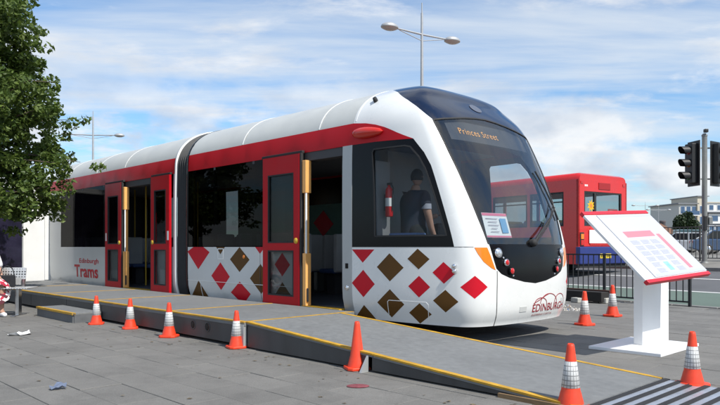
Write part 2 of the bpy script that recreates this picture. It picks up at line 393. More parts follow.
def inpoly(x, y, P):
    c = False; j = len(P)-1
    for i in range(len(P)):
        if (P[i][1] > y) != (P[j][1] > y) and x < (P[j][0]-P[i][0])*(y-P[i][1])/(P[j][1]-P[i][1])+P[i][0]: c = not c
        j = i
    return c
def dens(P, closed=True, step=.07):
    out = []
    n = len(P)
    for i in range(n if closed else n-1):
        p, q = P[i], P[(i+1) % n]; k = max(1, int(math.dist(p, q)/step))
        out += [(p[0]+(q[0]-p[0])*j/k, p[1]+(q[1]-p[1])*j/k) for j in range(k)]
    if not closed: out.append(P[-1])
    return out
def partition(polys, cls, a0, a1, sa, vs, step=.07):
    """triangulate the (a, v) strip along all outlines; return {region: [triangles in (a, v)]}"""
    pts = []; edges = []
    def add(P, closed):
        k = len(pts); pts.extend(P); n = len(P)
        edges.extend((k+i, k+(i+1) % n) for i in range(n if closed else n-1))
    for P, closed in polys: add(dens(P, closed, step), closed)
    n = max(1, int((a1-a0)/sa))
    for i in range(n+1):
        for v in vs: pts.append((a0+(a1-a0)*i/n, v))
    r = delaunay_2d_cdt([Vector(p) for p in pts], edges, [], 0, 1e-5)
    V, Fc = r[0], r[2]
    out = {}
    for t in Fc:
        x = sum(V[i][0] for i in t)/3; y = sum(V[i][1] for i in t)/3
        k = cls(x, y)
        if k: out.setdefault(k, []).append([tuple(V[i]) for i in t])
    return out
def region(name, tris, m, parent, off=0.0, rim=.0, mirror=None, fixed=None, label=None):
    """mesh of (a, v) triangles laid on the skin; mirror 'both' adds the far half"""
    vs = []; fs = []; ns = []; idx = {}
    def vid(a, v):
        k = (round(a, 4), round(v, 4))
        if k not in idx:
            idx[k] = len(vs); n = snorm(*k); vs.append(surf(*k)+n*off); ns.append(n)
        return idx[k]
    def put(T, flip):
        for t in T:
            q = [vid(a, v) for a, v in t]
            if len(set(q)) < 3: continue
            fs.append(tuple(reversed(q)) if flip else tuple(q))
    if mirror != 'far': put(tris, False)
    if mirror: put([[(2*LC-a, v) for a, v in t] for t in tris], True)
    nb = len(vs)
    if rim:
        cnt = {}
        for q in fs:
            for i in range(3): e = (q[i], q[(i+1) % 3]); cnt[tuple(sorted(e))] = None if tuple(sorted(e)) in cnt else e
        rf = []
        dup = {}
        def rv(i, deep):
            k = (i, deep)
            if k not in dup: dup[k] = len(vs); vs.append(vs[i]-ns[i]*(rim if deep else 0)); ns.append(ns[i])
            return dup[k]
        for e in cnt.values():
            if e: rf.append((rv(e[1], 0), rv(e[0], 0), rv(e[0], 1), rv(e[1], 1)))
        nf = len(fs); fs.extend(rf)
    me = bpy.data.meshes.new(name); me.from_pydata(vs, [], fs); me.update()
    if me.validate(): pass
    sm = [len(p.vertices) == 3 for p in me.polygons]; me.polygons.foreach_set('use_smooth', sm)
    nl = []
    for p in me.polygons:
        for li in p.loop_indices:
            vi = me.loops[li].vertex_index
            nl.append(ns[vi] if len(p.vertices) == 3 else p.normal)
    me.normals_split_custom_set([tuple(x) for x in nl])
    o = bpy.data.objects.new(name, me); link(o); o.parent = parent; me.materials.append(m)
    if label: o['label'] = label
    return o
def ribbon(name, path, width, off, m, parent, depth=.006):
    """thin proud strip along an (a, v) path: gaskets and panel joints"""
    P = dens(path, False, .05); mb = MB(); vs = []
    for i, (a, v) in enumerate(P):
        c = on(a, v, off); n = snorm(a, v); q0 = on(*P[max(0, i-1)]); q1 = on(*P[min(len(P)-1, i+1)])
        t = (q1-q0).normalized(); b = n.cross(t).normalized()*width/2
        vs += [c-b-n*depth, c-b, c+b, c+b-n*depth]
    fs = [(4*i+k, 4*i+k+1, 4*i+5+k, 4*i+4+k) for i in range(len(P)-1) for k in range(3)]
    return mb.add(vs, fs).build(name, m, parent)
def decal_text(name, body, box, m, parent, bold=0.0, off=.004, shear=0.0, space=1.0):
    vs, fs = text_mesh(body, 1.0, bold, shear=shear, space=space); q = fit(vs, *box)
    return MB().add([on(a, v, off) for a, v in q], fs).build(name, m, parent)

tram = empty('tram', ORG, ANG, 'white two-car tram with red roof band and red and brown diamond pattern', 'tram')
RB0, RB1, SK, BT = 2.52, 2.84, 1.15, .20
A_END, A_FR = -11.3, -4.80            # rear car
B_ST = -4.36                          # front car
vrow = [BT, .32, .45, .7, .95, SK, 1.5, 1.9, 2.3, RB0] + [ZR + LR*i/16 for i in range(17)]
roofv = [ZR + LR*i/22 for i in range(23)]

# --- shapes on the front car (a, v)
ws_left = [(2.12, 1.186), (2.11, 1.2), (2.05, 1.492), (1.99, 1.844), (1.965, 2.03), (1.925, 2.31), (1.875, 2.73)]
ws_top = [(1.875, 2.73), (2.03, 2.765), (2.237, 2.805), (2.5, 2.855), (2.753, 2.892), (LC, 2.91)]
WS = ws_left + ws_top[1:] + [(LC, 1.186)]
mk_edge = [(2.12, 1.186), (2.135, 1.13), (2.165, 1.0), (2.2, .89), (2.28, .825), (2.426, .775), (2.729, .716), (LC, .690)]
MASK = mk_edge + [(LC, 1.186)]
dm_edge = [(1.875, 2.73), (1.79, 2.83), (1.66, 2.995), (1.50, 3.16), (1.324, 3.30), (1.08, 3.48), (.80, 3.64), (.5, 3.79), (.28, 3.95), (.2, 4.15), (.18, VT)]
DOME = dm_edge + [(LC, VT), (LC, 2.91)] + list(reversed(ws_top[:-1]))[:-1]
cab_red = [(0, RB1), (.128, 2.826), (.37, 2.80), (.646, 2.748), (.86, 2.69), (1.046, 2.627), (1.25, 2.555), (1.42, 2.498), (1.05, 2.506), (.605, 2.516), (0, RB0)]
SURR = [(0, SK), (0, RB0), (.605, 2.516), (1.05, 2.506), (1.42, 2.498), (1.544, 2.315), (1.596, 2.147), (1.608, 1.9), (1.622, 1.70), (1.665, SK)]
SGL = [(.44, 1.29), (.50, 2.38), (.54, 2.42), (1.22, 2.42), (1.32, 2.40), (1.43, 2.27), (1.485, 2.12), (1.525, 1.80), (1.585, 1.29)]
ORA = [(1.908, SK-.006), (2.085, SK-.006), (2.12, 1.05), (2.158, .94), (2.185, .875), (2.12, .90), (2.01, .975), (1.945, 1.065)]
def dia(cx, cy, hx, hy): return [(cx-hx, cy), (cx, cy+hy), (cx+hx, cy), (cx, cy-hy)]
DIA = [('red', [(.0, 1.118), (.428, 1.118), (.206, .943)]), ('brown', dia(.694, .892, .226, .178)), ('brown', dia(1.15, 1.003, .165, .127)),
       ('red', dia(.214, .668, .216, .181)), ('red', dia(1.155, .665, .163, .133)), ('red', dia(1.506, .842, .157, .13)), ('red', dia(1.89, .678, .172, .135)),
       ('brown', dia(.695, .433, .23, .182)), ('brown', dia(1.527, .505, .17, .136)), ('brown', dia(1.16, .333, .17, .129)), ('brown', [(.21, .383), (-.0, .205), (.40, .205)]),
       ('red', [(-4.34, 1.068), (-4.13, SK), (-3.79, SK), (-3.59, 1.061), (-3.965, .755)]), ('brown', [(-3.376, SK), (-3.106, SK), (-3.244, 1.026)]),
       ('brown', dia(-2.67, .945, .283, .2045)), ('red', dia(-3.245, .655, .287, .235)), ('brown', dia(-2.09, .648, .287, .235)), ('red', dia(-2.67, .395, .287, .19)),
       ('brown', [(-3.965, .555), (-4.33, .23), (-4.33, .205), (-3.65, .205)]), ('red', [(-2.234, SK), (-1.972, SK), (-2.102, 1.042)]), ('red', dia(-1.531, .884, .19, .18)), ('brown', [(-1.53, .62), (-1.75, .40), (-1.53, .24), (-1.31, .40)]),
       ('red', [(-2.09, .30), (-2.17, .215), (-2.01, .215)])]
DW0, DW1 = -1.03, -.19                # front car doorway
WB = [(B_ST, SK), (DW0, SK), (DW0, RB0), (B_ST, RB0)]
OPB = [(DW0, .30), (DW1, .30), (DW1, RB0), (DW0, RB0)]
POST = [(DW1, BT), (0, BT), (0, RB0), (DW1, RB0)]
SILLB = [(DW0, BT), (DW1, BT), (DW1, .30), (DW0, .30)]
BUMP = [(2.21, BT), (2.21, .875)] + mk_edge[4:] + [(LC, BT)]
def cls_b(x, y):
    for i, (c, P) in enumerate(DIA):
        if inpoly(x, y, P): return 'dia%d' % i
    for k, P in (('ws', WS), ('mask', MASK), ('dome', DOME), ('sgl', SGL), ('surr', SURR), ('ora', ORA), ('cred', cab_red), ('door', OPB), ('post', POST), ('sill', SILLB), ('win', WB), ('bump', BUMP)):
        if inpoly(x, y, P): return k
    if x < 0 and RB0 <= y <= RB1: return 'red'
    if y > 2.6 or y > SK: return 'shell' if x > 0 else 'roof'
    if x < DW0: return 'skirt'
    return 'cabskirt'
polys_b = [(P, True) for P in [WS, MASK, DOME, SGL, SURR, ORA, cab_red, OPB, POST, SILLB, WB, BUMP] + [d[1] for d in DIA]]
polys_b += [([(B_ST, BT), (LC, BT)], False), ([(B_ST, RB1), (0, RB1)], False), ([(B_ST, RB0), (0, RB0)], False), ([(0, BT), (0, VT)], False), ([(0, SK), (2.13, SK)], False),
            ([(B_ST, BT), (B_ST, VT)], False), ([(LC, BT), (LC, VT)], False), ([(B_ST, VT), (LC, VT)], False)]
reg = partition(polys_b, cls_b, 0, LC, .055, [BT+.06*i for i in range(int((VT-BT)/.06)+1)])
# keep the curved half from the fine grid, the straight half from a coarse one
reg2 = partition(polys_b, cls_b, B_ST, 0, .6, vrow, .25)
def half(R_, lo, hi):
    return {k: [t for t in T if lo < sum(p[0] for p in t)/3 < hi] for k, T in R_.items()}
reg = half(reg, 0, 9); reg2 = half(reg2, -99, 0)
g = lambda k: reg.get(k, []) + reg2.get(k, [])
region('roof_panel', g('roof'), M_roof, tram, mirror='both')
region('red_band', g('red'), M_red, tram, rim=.03)
region('red_band', g('cred'), M_red, tram, rim=.02, label='red stripe tapering over the cab window'); region('red_band', g('cred'), M_red, tram, rim=.02, mirror='far')
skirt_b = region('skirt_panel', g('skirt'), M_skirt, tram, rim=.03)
cab_skirt = region('cab_skirt', g('cabskirt'), M_white, tram, rim=.03, mirror='both')
region('cab_shell', g('shell'), M_white, tram, rim=.03, mirror='both', label='white cab shell with swept windscreen pillars')
region('bumper', g('bump'), M_white, tram, rim=.03, mirror='both')
region('roof_dome', g('dome'), M_dome, tram, rim=.02, mirror='both', label='glossy dark navy dome above the windscreen')
wsc = region('windscreen', g('ws'), M_screen, tram, off=-.006, mirror='both')
region('nose_mask', g('mask'), M_black, tram, off=-.004, mirror='both', label='glossy black lower nose panel holding the lamps')
sw_frame = region('cab_window_frame', g('surr'), M_black, tram, off=-.003, rim=.03)
region('cab_window_frame', g('surr'), M_black, tram, off=-.003, mirror='far')
region('pane', g('sgl'), M_sideglass, sw_frame, off=-.02)
region('cab_window_pane', g('sgl'), M_sideglass, tram, off=-.02, mirror='far')
region('indicator', g('ora'), M_orange, tram, off=.004, rim=.02); region('indicator', g('ora'), M_orange, tram, off=.004, rim=.02, mirror='far')
region('door_post', g('post'), M_silver, tram, off=.002, rim=.06)
region('door_sill', g('sill'), M_intdark, tram, off=0)
region('window', g('win'), M_tint, tram, off=-.006, label='long tinted side window of the front car')
for i, (c, P) in enumerate(DIA):
    T = g('dia%d' % i)
    if not T: continue
    par = cab_skirt if P[0][0] > -.5 else skirt_b
    region('diamond', T, M_dred if c == 'red' else M_brown, par, off=.0012)
    far = [t for t in T if sum(p[0] for p in t)/3 > 0]
    if far: region('diamond', far, M_dred if c == 'red' else M_brown, par, off=.0012, mirror='far')

# --- rear car (a, v): doorway between -6.95 and -5.62
DA0, DA1 = -6.95, -5.62
WA = [(-10.55, SK), (DA0, SK), (DA0, RB0), (-10.55, RB0)]
WA2 = [(DA1, SK), (A_FR-.06, SK), (A_FR-.06, RB0), (DA1, RB0)]
OPA = [(DA0, .30), (DA1, .30), (DA1, RB0), (DA0, RB0)]
SILLA = [(DA0, BT), (DA1, BT), (DA1, .30), (DA0, .30)]
def cls_a(x, y):
    for k, P in (('win', WA), ('win2', WA2), ('door', OPA), ('sill', SILLA)):
        if inpoly(x, y, P): return k
    if RB0 <= y <= RB1: return 'red'
    if y > RB1: return 'roof'
    return 'end' if (x < -10.55) else 'skirt'
pa = [(P, True) for P in (WA, WA2, OPA, SILLA)] + [([(A_END, v), (A_FR, v)], False) for v in (BT, SK, RB0, RB1, VT)] + [([(x, BT), (x, VT)], False) for x in (A_END, A_FR, -10.55)]
ra = partition(pa, cls_a, A_END, A_FR, .6, vrow, .25)
region('roof_panel', ra['roof'], M_roof, tram, mirror='both')
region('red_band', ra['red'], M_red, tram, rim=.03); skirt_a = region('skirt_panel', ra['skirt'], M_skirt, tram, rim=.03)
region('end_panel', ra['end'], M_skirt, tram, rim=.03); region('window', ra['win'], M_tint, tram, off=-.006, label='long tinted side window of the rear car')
region('window', ra['win2'], M_tint, tram, off=-.006); region('door_sill', ra['sill'], M_intdark, tram)
# far side of both cars: plain wall with windows
def far_side(a0, a1, wins):
    polys = [([(a0, v), (a1, v)], False) for v in (BT, SK, RB0, RB1)] + [([(x, BT), (x, RB1)], False) for x in (a0, a1)]
    P = [[(x0, SK+.02), (x1, SK+.02), (x1, RB0-.05), (x0, RB0-.05)] for x0, x1 in wins]
    polys += [(p, True) for p in P]
    def c(x, y):
        if y > RB1: return None
        for i, p in enumerate(P):
            if inpoly(x, y, p): return 'w%d' % i
        return 'red' if y > RB0 else ('pier' if y > SK else 'skirt')
    r = partition(polys, c, a0, a1, .7, [v for v in vrow if v <= RB1], .3)
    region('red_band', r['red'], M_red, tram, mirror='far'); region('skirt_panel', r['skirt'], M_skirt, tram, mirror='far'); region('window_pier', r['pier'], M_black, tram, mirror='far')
    for i in range(len(P)): region('window', r['w%d' % i], M_tint2, tram, off=-.006, mirror='far')
far_side(A_END, A_FR, [(-9.9, -9.4), (-7.2, -6.7)])
far_side(B_ST, 0, [(-1.9, -1.3)])
# rear bulkhead, underframe
endp = [(HWM-sec(v)[0], sec(v)[1]) for v in [BT+.1*i for i in range(25)] + roofv[1:]]
endp = endp + [(2*HWM-y, z) for y, z in reversed(endp[:-1])]
MB().add([(A_END, y, z) for y, z in endp], [tuple(reversed(range(len(endp))))]).build('rear_wall', M_white, tram)
BX('underframe', M_intdark, tram, A_END+.05, A_FR, .08, 2.57, BT-.005, .285); BX('underframe', M_intdark, tram, B_ST, .9, .12, 2.53, BT-.005, .285)
for x in (-10.2, -8.6, -2.9, -1.3): BX('bogie', M_intdark, tram, x-.35, x+.35, .5, 2.15, .02, .205, .03)

# --- articulation: white end hoop and black pleated bellows
def hoop(a0, a1, out, m, name):
    mb = MB(); vs = []
    vv = [BT-.0+.08*i for i in range(31)] + roofv[1:]
    sec_pts = [(surf(-1, v), snorm(-1, v)) for v in vv]
    full = [(p.y, p.z, n.y, n.z) for p, n in sec_pts]; full += [(2*HWM-y, z, -ny, nz) for y, z, ny, nz in reversed(full[:-1])]
    n = len(full)
    for a, o in ((a0, -.02), (a0, out), (a1, out), (a1, -.02)): vs += [(a, y+ny*o, z+nz*o) for y, z, ny, nz in full]
    fs = [(k*n+i, k*n+i+1, (k+1)*n+i+1, (k+1)*n+i) for k in range(3) for i in range(n-1)]
    return mb.add(vs, fs, True).build(name, m, tram)
hoop(A_FR, A_FR+.045, .016, M_frame_w, 'end_hoop')
hoop(B_ST-.02, B_ST+.03, .004, M_black, 'end_hoop')
bl = MB(); vv = [BT+.02+.1*i for i in range(24)] + roofv[1:]
base = [(surf(-1, v), snorm(-1, v)) for v in vv]
full = [(p.y, p.z, n.y, n.z) for p, n in base]; full += [(2*HWM-y, z, -ny, nz) for y, z, ny, nz in reversed(full[:-1])]
np_ = 10; vs = []
for k in range(np_+1):
    a = A_FR+.05 + (B_ST-A_FR-.06)*k/np_; o = -.002 if k % 2 else -.11
    vs += [(a, y+ny*o, z+nz*o) for y, z, ny, nz in full]
n = len(full)
bl.add(vs, [(k*n+i, k*n+i+1, (k+1)*n+i+1, (k+1)*n+i) for k in range(np_) for i in range(n-1)]).build('bellows', mat('bellows_rubber', (.04, .041, .043), .6, var=.2, vscale=8), tram, label='black pleated bellows joining the two cars')

# --- joints and gaskets
M_joint = mat('panel_joint', (.09, .09, .09), .6); M_pale = mat('roof_joint', (.80, .80, .78), .5)
for a in (-2.636, -.719): ribbon('roof_joint', [(a, RB1+.01), (a, VT-.05)], .022, .003, M_pale, tram)
ribbon('roof_joint', [(.06, RB1+.03), (.06, VT-.05)], .022, .003, M_pale, tram)
for a in (-10.15, -8.45, -7.0): ribbon('roof_joint', [(a, RB1+.01), (a, VT-.05)], .022, .003, M_pale, tram)
ribbon('panel_joint', [(2.21, BT), (2.21, .52), (2.21, .865)], .012, .0015, M_joint, tram)
ribbon('panel_joint', [(0.0, SK), (1.90, SK)], .007, .001, M_joint, tram)
ribbon('panel_joint', [(-4.33, .555), (DW0-.02, .555)], .008, .003, M_pale, skirt_b)
ribbon('panel_joint', [(-4.34+.45, BT), (-4.34+.45, .555)], .008, .003, M_pale, skirt_b)
ribbon('panel_joint', [(-2.10, BT), (-2.10, SK)], .006, .002, M_joint, skirt_b)
ribbon('panel_joint', [(.65, BT+.0), (.65, .455), (.675, .475), (1.255, .475), (1.285, .45), (1.285, .215)], .009, .003, M_pale, cab_skirt)
ribbon('panel_joint', [(-7.82, BT), (-7.82, SK)], .006, .002, M_joint, skirt_a)
ribbon('gasket', WS[:-1], .022, .003, M_rubber, tram); ribbon('gasket', [(2*LC-a, v) for a, v in WS[:-1]], .022, .003, M_rubber, tram)
ribbon('gasket', SGL+SGL[:1], .02, .001, M_rubber, sw_frame)
# window bars seen through the dark glass
for a in (-9.2, -8.0): BX('window_bar', M_intdark, tram, a-.03, a+.03, .012, .05, SK, RB0)
for a in (-3.45, -2.3): BX('window_bar', M_intdark, tram, a-.03, a+.03, .012, .05, SK, RB0)

# --- doors: red leaves slid open outside the body
def door(a0, a1, hinge_right=True, name='door_leaf'):
    d0 = BX('door_leaf', M_intdark, tram, a0, a1, -.058, -.03, .275, RB0-.02); bpy.data.objects.remove(d0)
    mb = MB(); y0, y1 = -.075, -.028
    # frame members round an upper and a lower pane
    f0, f1 = a0+.13, a1-.13
    rows = [(.275, .42), (1.10, 1.21), (2.24, RB0-.015)]
    mb.box(a0, f0, y0, y1, .275, RB0-.015); mb.box(f1, a1, y0, y1, .275, RB0-.015)
    for z0, z1 in rows: mb.box(f0, f1, y0, y1, z0, z1)
    dd = mb.build(name, M_red, tram)
    BX('pane', M_tint2, dd, f0-.005, f1+.005, -.055, -.045, .40, 1.12); BX('pane', M_tint2, dd, f0-.005, f1+.005, -.055, -.045, 1.19, 2.26)
    for z0, z1 in ((.42, 1.10), (1.21, 2.24)):
        e = MB(); t = .022
        e.box(f0, f0+t, -.078, -.044, z0, z1); e.box(f1-t, f1, -.078, -.044, z0, z1); e.box(f0+t, f1-t, -.078, -.044, z0, z0+t); e.box(f0+t, f1-t, -.078, -.044, z1-t, z1)
        e.build('pane_gasket', M_rubber, dd)
    x = a1 if hinge_right else a0-.035
    BX('edge_seal', M_rubber, dd, x+.001, x+.034, -.07, -.02, .26, RB0-.01, .006)
    MB().lathe([(0, .012), (.038, .012), (.044, 0), (.044, -.012)], 16, Matrix.Translation(((a1-.07) if hinge_right else (a0+.07), -.078, 1.24)) @ Matrix.Rotation(R(90), 4, 'X')).build('push_button', M_poly, dd)
    return dd
door(-1.925, -1.035); dl = door(-7.74, -6.955); dr = door(-5.615, -4.885, False)
BX('sticker', M_frame_w, dl, -7.715, -7.655, -.078, -.0755, 1.28, 1.45); BX('sticker', M_frame_w, dr, -4.965, -4.905, -.078, -.0755, 1.28, 1.45)
BX('sticker', M_frame_w, dr, -5.30, -5.02, -.044, -.040, .44, .72)
for a0, a1 in ((-1.99, -1.0), (-7.8, -6.9), (-5.66, -4.9)): BX('door_rail', M_rubber, tram, a0, a1, -.05, .0, RB0-.012, RB0+.03, .008); 
for a0, a1, q in ((DW0, DW1, 0), (DA0, DA1, 1)):
    BX('threshold', M_yellow, tram, a0+.01, a1-.01, -.055, .10, .285, .303)
    BX('door_header', M_intdark, tram, a0, a1, .02, .20, 2.40, RB0)
    j = MB().box(a0+.04, a0+.115, -.05, .05, .303, 1.06).box(a0+.04, a0+.075, -.02, .05, 1.06, 1.93).box(a0+.04, a0+.12, -.055, .05, 1.93, 2.40).build('door_jamb', M_jamb, tram, .006)
    TB('grab_tube', M_frame_w, tram, [(a0+.10, -.03, 1.05), (a0+.10, -.03, 1.94)], .016)
    BX('door_motor', M_rubber, tram, a0+.116, a0+.14, -.04, -.01, .36, .56, .01)
# --- small fittings on the shell
pod = MB(); n = 20; vs = []
for i in range(13):
    u = i/12; r = max(.004, math.sin(math.pi*(.06+.90*u**.8))**.6) if i not in (0, 12) else .004
    c = on(.03+.80*u, 2.655-.02*u, .015)
    for j in range(n):
        q = 2*math.pi*j/n; vs.append(c + Vector((0, -1, 0))*math.cos(q)*.085*r + Vector((0, 0, 1))*math.sin(q)*.075*r)
pod.add(vs, [(i*n+j, i*n+(j+1) % n, (i+1)*n+(j+1) % n, (i+1)*n+j) for i in range(12) for j in range(n)], True).build('mirror_pod', M_pod, tram, label='bright red camera pod over the cab door')
def knob(name, a, v, r, depth, m, parent, off=0.0, n=18, prof=None):
    N_ = snorm(a, v); q = N_.to_track_quat('Z', 'Y').to_matrix().to_4x4()
    return MB().lathe(prof or [(r*1.0, -.01), (r, depth*.5), (r*.8, depth*.9), (.0001, depth)], n, Matrix.Translation(on(a, v, off)) @ q).build(name, m, parent)
for k, (a, v) in enumerate(((.45, 3.31), (.50, 3.27))): knob('roof_camera', a, v, .03, .05, M_rubber, tram)
for v in (.925, .865): knob('side_camera', 1.655, v, .028, .05, M_chrome, tram)
knob('door_lock', -.095, .60, .035, .02, M_chrome, tram); BX('key_switch', M_black, tram, -.125, -.075, -.012, .01, .86, .93, .004)
knob('filler_cap', -2.55, .99, .03, .012, M_orange, skirt_b)
ribbon('socket_frame', [(-3.32, 1.12), (-3.16, 1.12), (-3.16, .95), (-3.32, .95), (-3.32, 1.12)], .016, .004, M_pale, skirt_b)
for s_ in (0, 1):
    fl = (lambda a: 2*LC-a) if s_ else (lambda a: a)
    for a, v, r, m in ((2.245, 1.078, .05, M_lclear), (2.371, .962, .038, M_lred), (2.456, .859, .042, M_lred)):
        h = knob('headlamp' if m is M_lclear else 'tail_lamp', fl(a), v, r, .03, m, tram)
        knob('lamp_ring', fl(a), v, r, .01, M_chrome if m is M_lclear or r < .04 else M_black, h, prof=[(r*1.02, -.01), (r*1.2, .0), (r*1.2, .02), (r*1.0, .024)])
    for a, v in ((2.33, 1.02), (2.50, .80)): knob('lamp_screw', fl(a), v, .012, .01, M_chrome, tram)
def plate(name, a0, a1, v0, v1, m, parent, off=.004):
    P = dens([(a0, v0), (a1, v0)], False, .05); Q = dens([(a0, v1), (a1, v1)], False, .05); k = len(P)
    vs = [on(a, v, off) for a, v in P+Q]+[on(a, v, -.02) for a, v in P+Q]
    fs = [(i, i+1, k+i+1, k+i) for i in range(k-1)] + [(2*k+i, i, k+i, 3*k+i) for i in (0, k-1)] + [(2*k+i, 2*k+i+1, i+1, i) for i in range(k-1)] + [(k+i, k+i+1, 3*k+i+1, 3*k+i) for i in range(k-1)]
    return MB().add(vs, fs).build(name, m, parent)
M_pgrey = mat('tow_cover_grey', (.55, .56, .55), .4)
plate('tow_cover', 2.65, 2.80, .345, .41, M_pgrey, tram); plate('tow_cover', 2*LC-2.27, 2*LC-2.12, .40, .47, M_pgrey, tram)
# oval vent in the dome
vs = []; 
for i in range(28): q = 2*math.pi*i/28; vs.append(on(2.968+.13*math.cos(q), 3.165+.10*math.sin(q), .006))
MB().add(vs, [tuple(range(28))]).build('dome_vent', mat('vent_grey', (.10, .11, .14), .3), tram)
# writing
decal_text('fleet_name', 'Edinburgh', (-9.36, -8.26, .745, .885), M_dred, skirt_a, .015)
decal_text('fleet_name', 'Trams', (-9.66, -8.30, .44, .735), M_dred, skirt_a, .022)
M_logo = mat('logo_maroon', (.30, .02, .03), .4)
decal_text('logo_name', 'EDINBURGH', (2.945, 3.84, .325, .425), M_logo, tram, .006)
decal_text('logo_motto', 'INSPIRING CAPITAL', (2.96, 3.50, .272, .296), M_logo, tram, 0)
for c0, c1, top in ((2.98, 3.28, .50), (3.12, 3.56, .545), (3.50, 3.82, .53)):
    ribbon('logo_arc', [(c0+(c1-c0)*(.5-.5*math.cos(math.pi*i/14)), .425+(top-.425)*math.sin(math.pi*i/14)) for i in range(15)], .009, .004, M_logo, tram, .003)
ribbon('logo_arc', [(2.96, .435), (3.1, .475), (3.25, .525), (3.34, .545)], .009, .0045, M_logo, tram, .003)
# wipers
wp = TB('wiper', M_rubber, tram, [on(2.986, 1.20, .03), on(3.08, 1.28, .05), on(3.55, 1.53, .05), on(3.82, 1.68, .04)], [.022, .018, .013, .010])
TB('blade', M_rubber, wp, [on(3.65, 2.19, .018), on(3.75, 1.94, .02), on(3.84, 1.72, .02), on(3.90, 1.52, .018)], .012)
knob('wiper_hub', 2.98, 1.20, .05, .06, M_rubber, wp)
TB('wiper_link', M_rubber, wp, [on(3.04, 1.20, .03), on(3.45, 1.44, .045), on(3.83, 1.74, .035)], .008)
# destination display and poster behind the glass
lead = mat('led_amber', (1.0, .45, .10), .5, emit=.45)
ga, gv = 24, 6; vs = [on(2.10+(2*LC-4.20)*i/ga, 2.52+.30*j/gv, -.05) for i in range(ga+1) for j in range(gv+1)]
disp = MB().add(vs, [(i*(gv+1)+j, (i+1)*(gv+1)+j, (i+1)*(gv+1)+j+1, i*(gv+1)+j+1) for i in range(ga) for j in range(gv)], True).build('destination_display', M_intdark, tram)
vs, fs = text_mesh('Princes Street', 1.0, -.008, space=1.12); q = fit(vs, 2.30, 3.13, 2.61, 2.69)
MB().add([on(a, v, -.042) for a, v in q], fs).build('display_text', lead, disp)
def screen_sheet(name, a0, a1, v0, v1, m, par, off): return MB().add([on(a0, v0, off), on(a1, v0, off), on(a1, v1, off), on(a0, v1, off)], [(0, 1, 2, 3)]).build(name, m, par)
po = screen_sheet('poster', 2.145, 2.60, 1.272, 1.575, mat('poster_white', (.82, .82, .80), .6), tram, -.03)
M_ppink = mat('poster_pink', (.75, .18, .28), .6)
screen_sheet('poster_band', 2.148, 2.597, 1.54, 1.572, M_ppink, po, -.028); screen_sheet('poster_band', 2.148, 2.597, 1.275, 1.295, M_ppink, po, -.028)
screen_sheet('poster_picture', 2.44, 2.56, 1.33, 1.51, mat('poster_blue', (.15, .38, .62), .5), po, -.028)
for i, (x0, x1) in enumerate(((2.19, 2.40), (2.22, 2.38), (2.21, 2.40), (2.25, 2.36), (2.23, 2.38))): screen_sheet('poster_line', x0, x1, 1.50-.04*i, 1.508-.04*i, mat('poster_ink', (.35, .3, .35), .6), po, -.028)

# --- inside
BX('floor', M_intfloor, tram, A_END+.03, A_FR, .07, 2.58, .286, .30); BX('floor', M_intfloor, tram, A_FR, B_ST, .16, 2.49, .26, .296); BX('floor', M_intfloor, tram, B_ST, 1.3, .25, 2.40, .286, .30)
BX('ceiling', M_int, tram, A_END+.03, A_FR, .06, 2.59, 2.55, 2.57); BX('ceiling', M_int, tram, B_ST, .5, .06, 2.59, 2.55, 2.57)
bh = BX('bulkhead', M_int, tram, -.16, -.12, .75, 2.55, .30, 2.545)
BX('bulkhead', M_intdark, tram, -.12, -.05, .05, .75, .30, 2.545)
wp_ = BX('wall_poster', mat('poster_green', (.12, .24, .21), .6, var=.1), tram, -4.25, -2.5, 2.575, 2.59, 1.0, 2.0)
ps = MB().prism([(-.30, .02), (.0, .26), (.30, -.02), (.0, -.26)], 0, .006, Matrix.Translation((-3.55, 2.573, 1.62)) @ Matrix.Rotation(R(90), 4, 'X')).build('poster_diamond', M_dred, wp_)
seat_parts = []
def seat(x, y, face):
    st = empty('seat', (x, y, .30), 0); st.parent = tram
    BX('seat_base', M_seatblue, st, -.21, .21, -.21, .21, .38, .46, .03); BX('seat_pedestal', M_intdark, st, -.10, .10, -.10, .10, 0, .38)
    b = MB().box(-.21*face-.035, -.21*face+.035, -.21, .21, .40, 1.08).build('seat_back', M_seat, st, .03)
    return st
for x in (-10.6, -9.8, -9.0, -8.2):
    for y in (.42, .90, 1.85, 2.3): seat(x, y, 1)
for x in (-7.0, -6.2): seat(x, 2.3, -1); seat(x, 1.86, -1)
seat(-7.35, .95, -1); seat(-6.95, 1.2, -1)
BX('rear_lining', M_intdark, tram, A_END+.06, A_END+.08, .08, 2.57, .30, 2.55)
for x in (-4.0, -3.2, -2.4):
    for y in (.42, .90, 1.85, 2.3): seat(x, y, -1)
for x, y in ((-7.4, .7), (-5.3, .7), (-6.2, 1.3), (-4.0, 1.2), (-3.2, .66), (-2.0, .7), (-1.5, 1.3), (-9.0, 1.2)): TB('grab_pole', M_poly, tram, [(x, y, .30), (x, y, 2.55)], .018)
# cab furniture
BX('cab_desk', M_seatblue, tram, .95, 1.5, .40, 2.25, .95, 1.12, .05); BX('desk_front', M_intdark, tram, 1.2, 1.45, .45, 2.2, .30, .95)
BX('equipment_case', mat('case_blue', (.08, .14, .30), .6), tram, .52, 1.0, .16, .36, 1.13, 1.33, .02)
BX('case_stand', M_intdark, tram, .56, .96, .18, .34, .30, 1.13)
BX('driver_seat', M_intdark, tram, .25, .75, 1.45, 1.95, .65, .78, .05); BX('driver_seat_back', M_intdark, tram, .18, .30, 1.45, 1.95, .78, 1.5, .05)
BX('cab_partition', M_int, tram, .28, .31, .14, .42, .30, 2.3, .01)

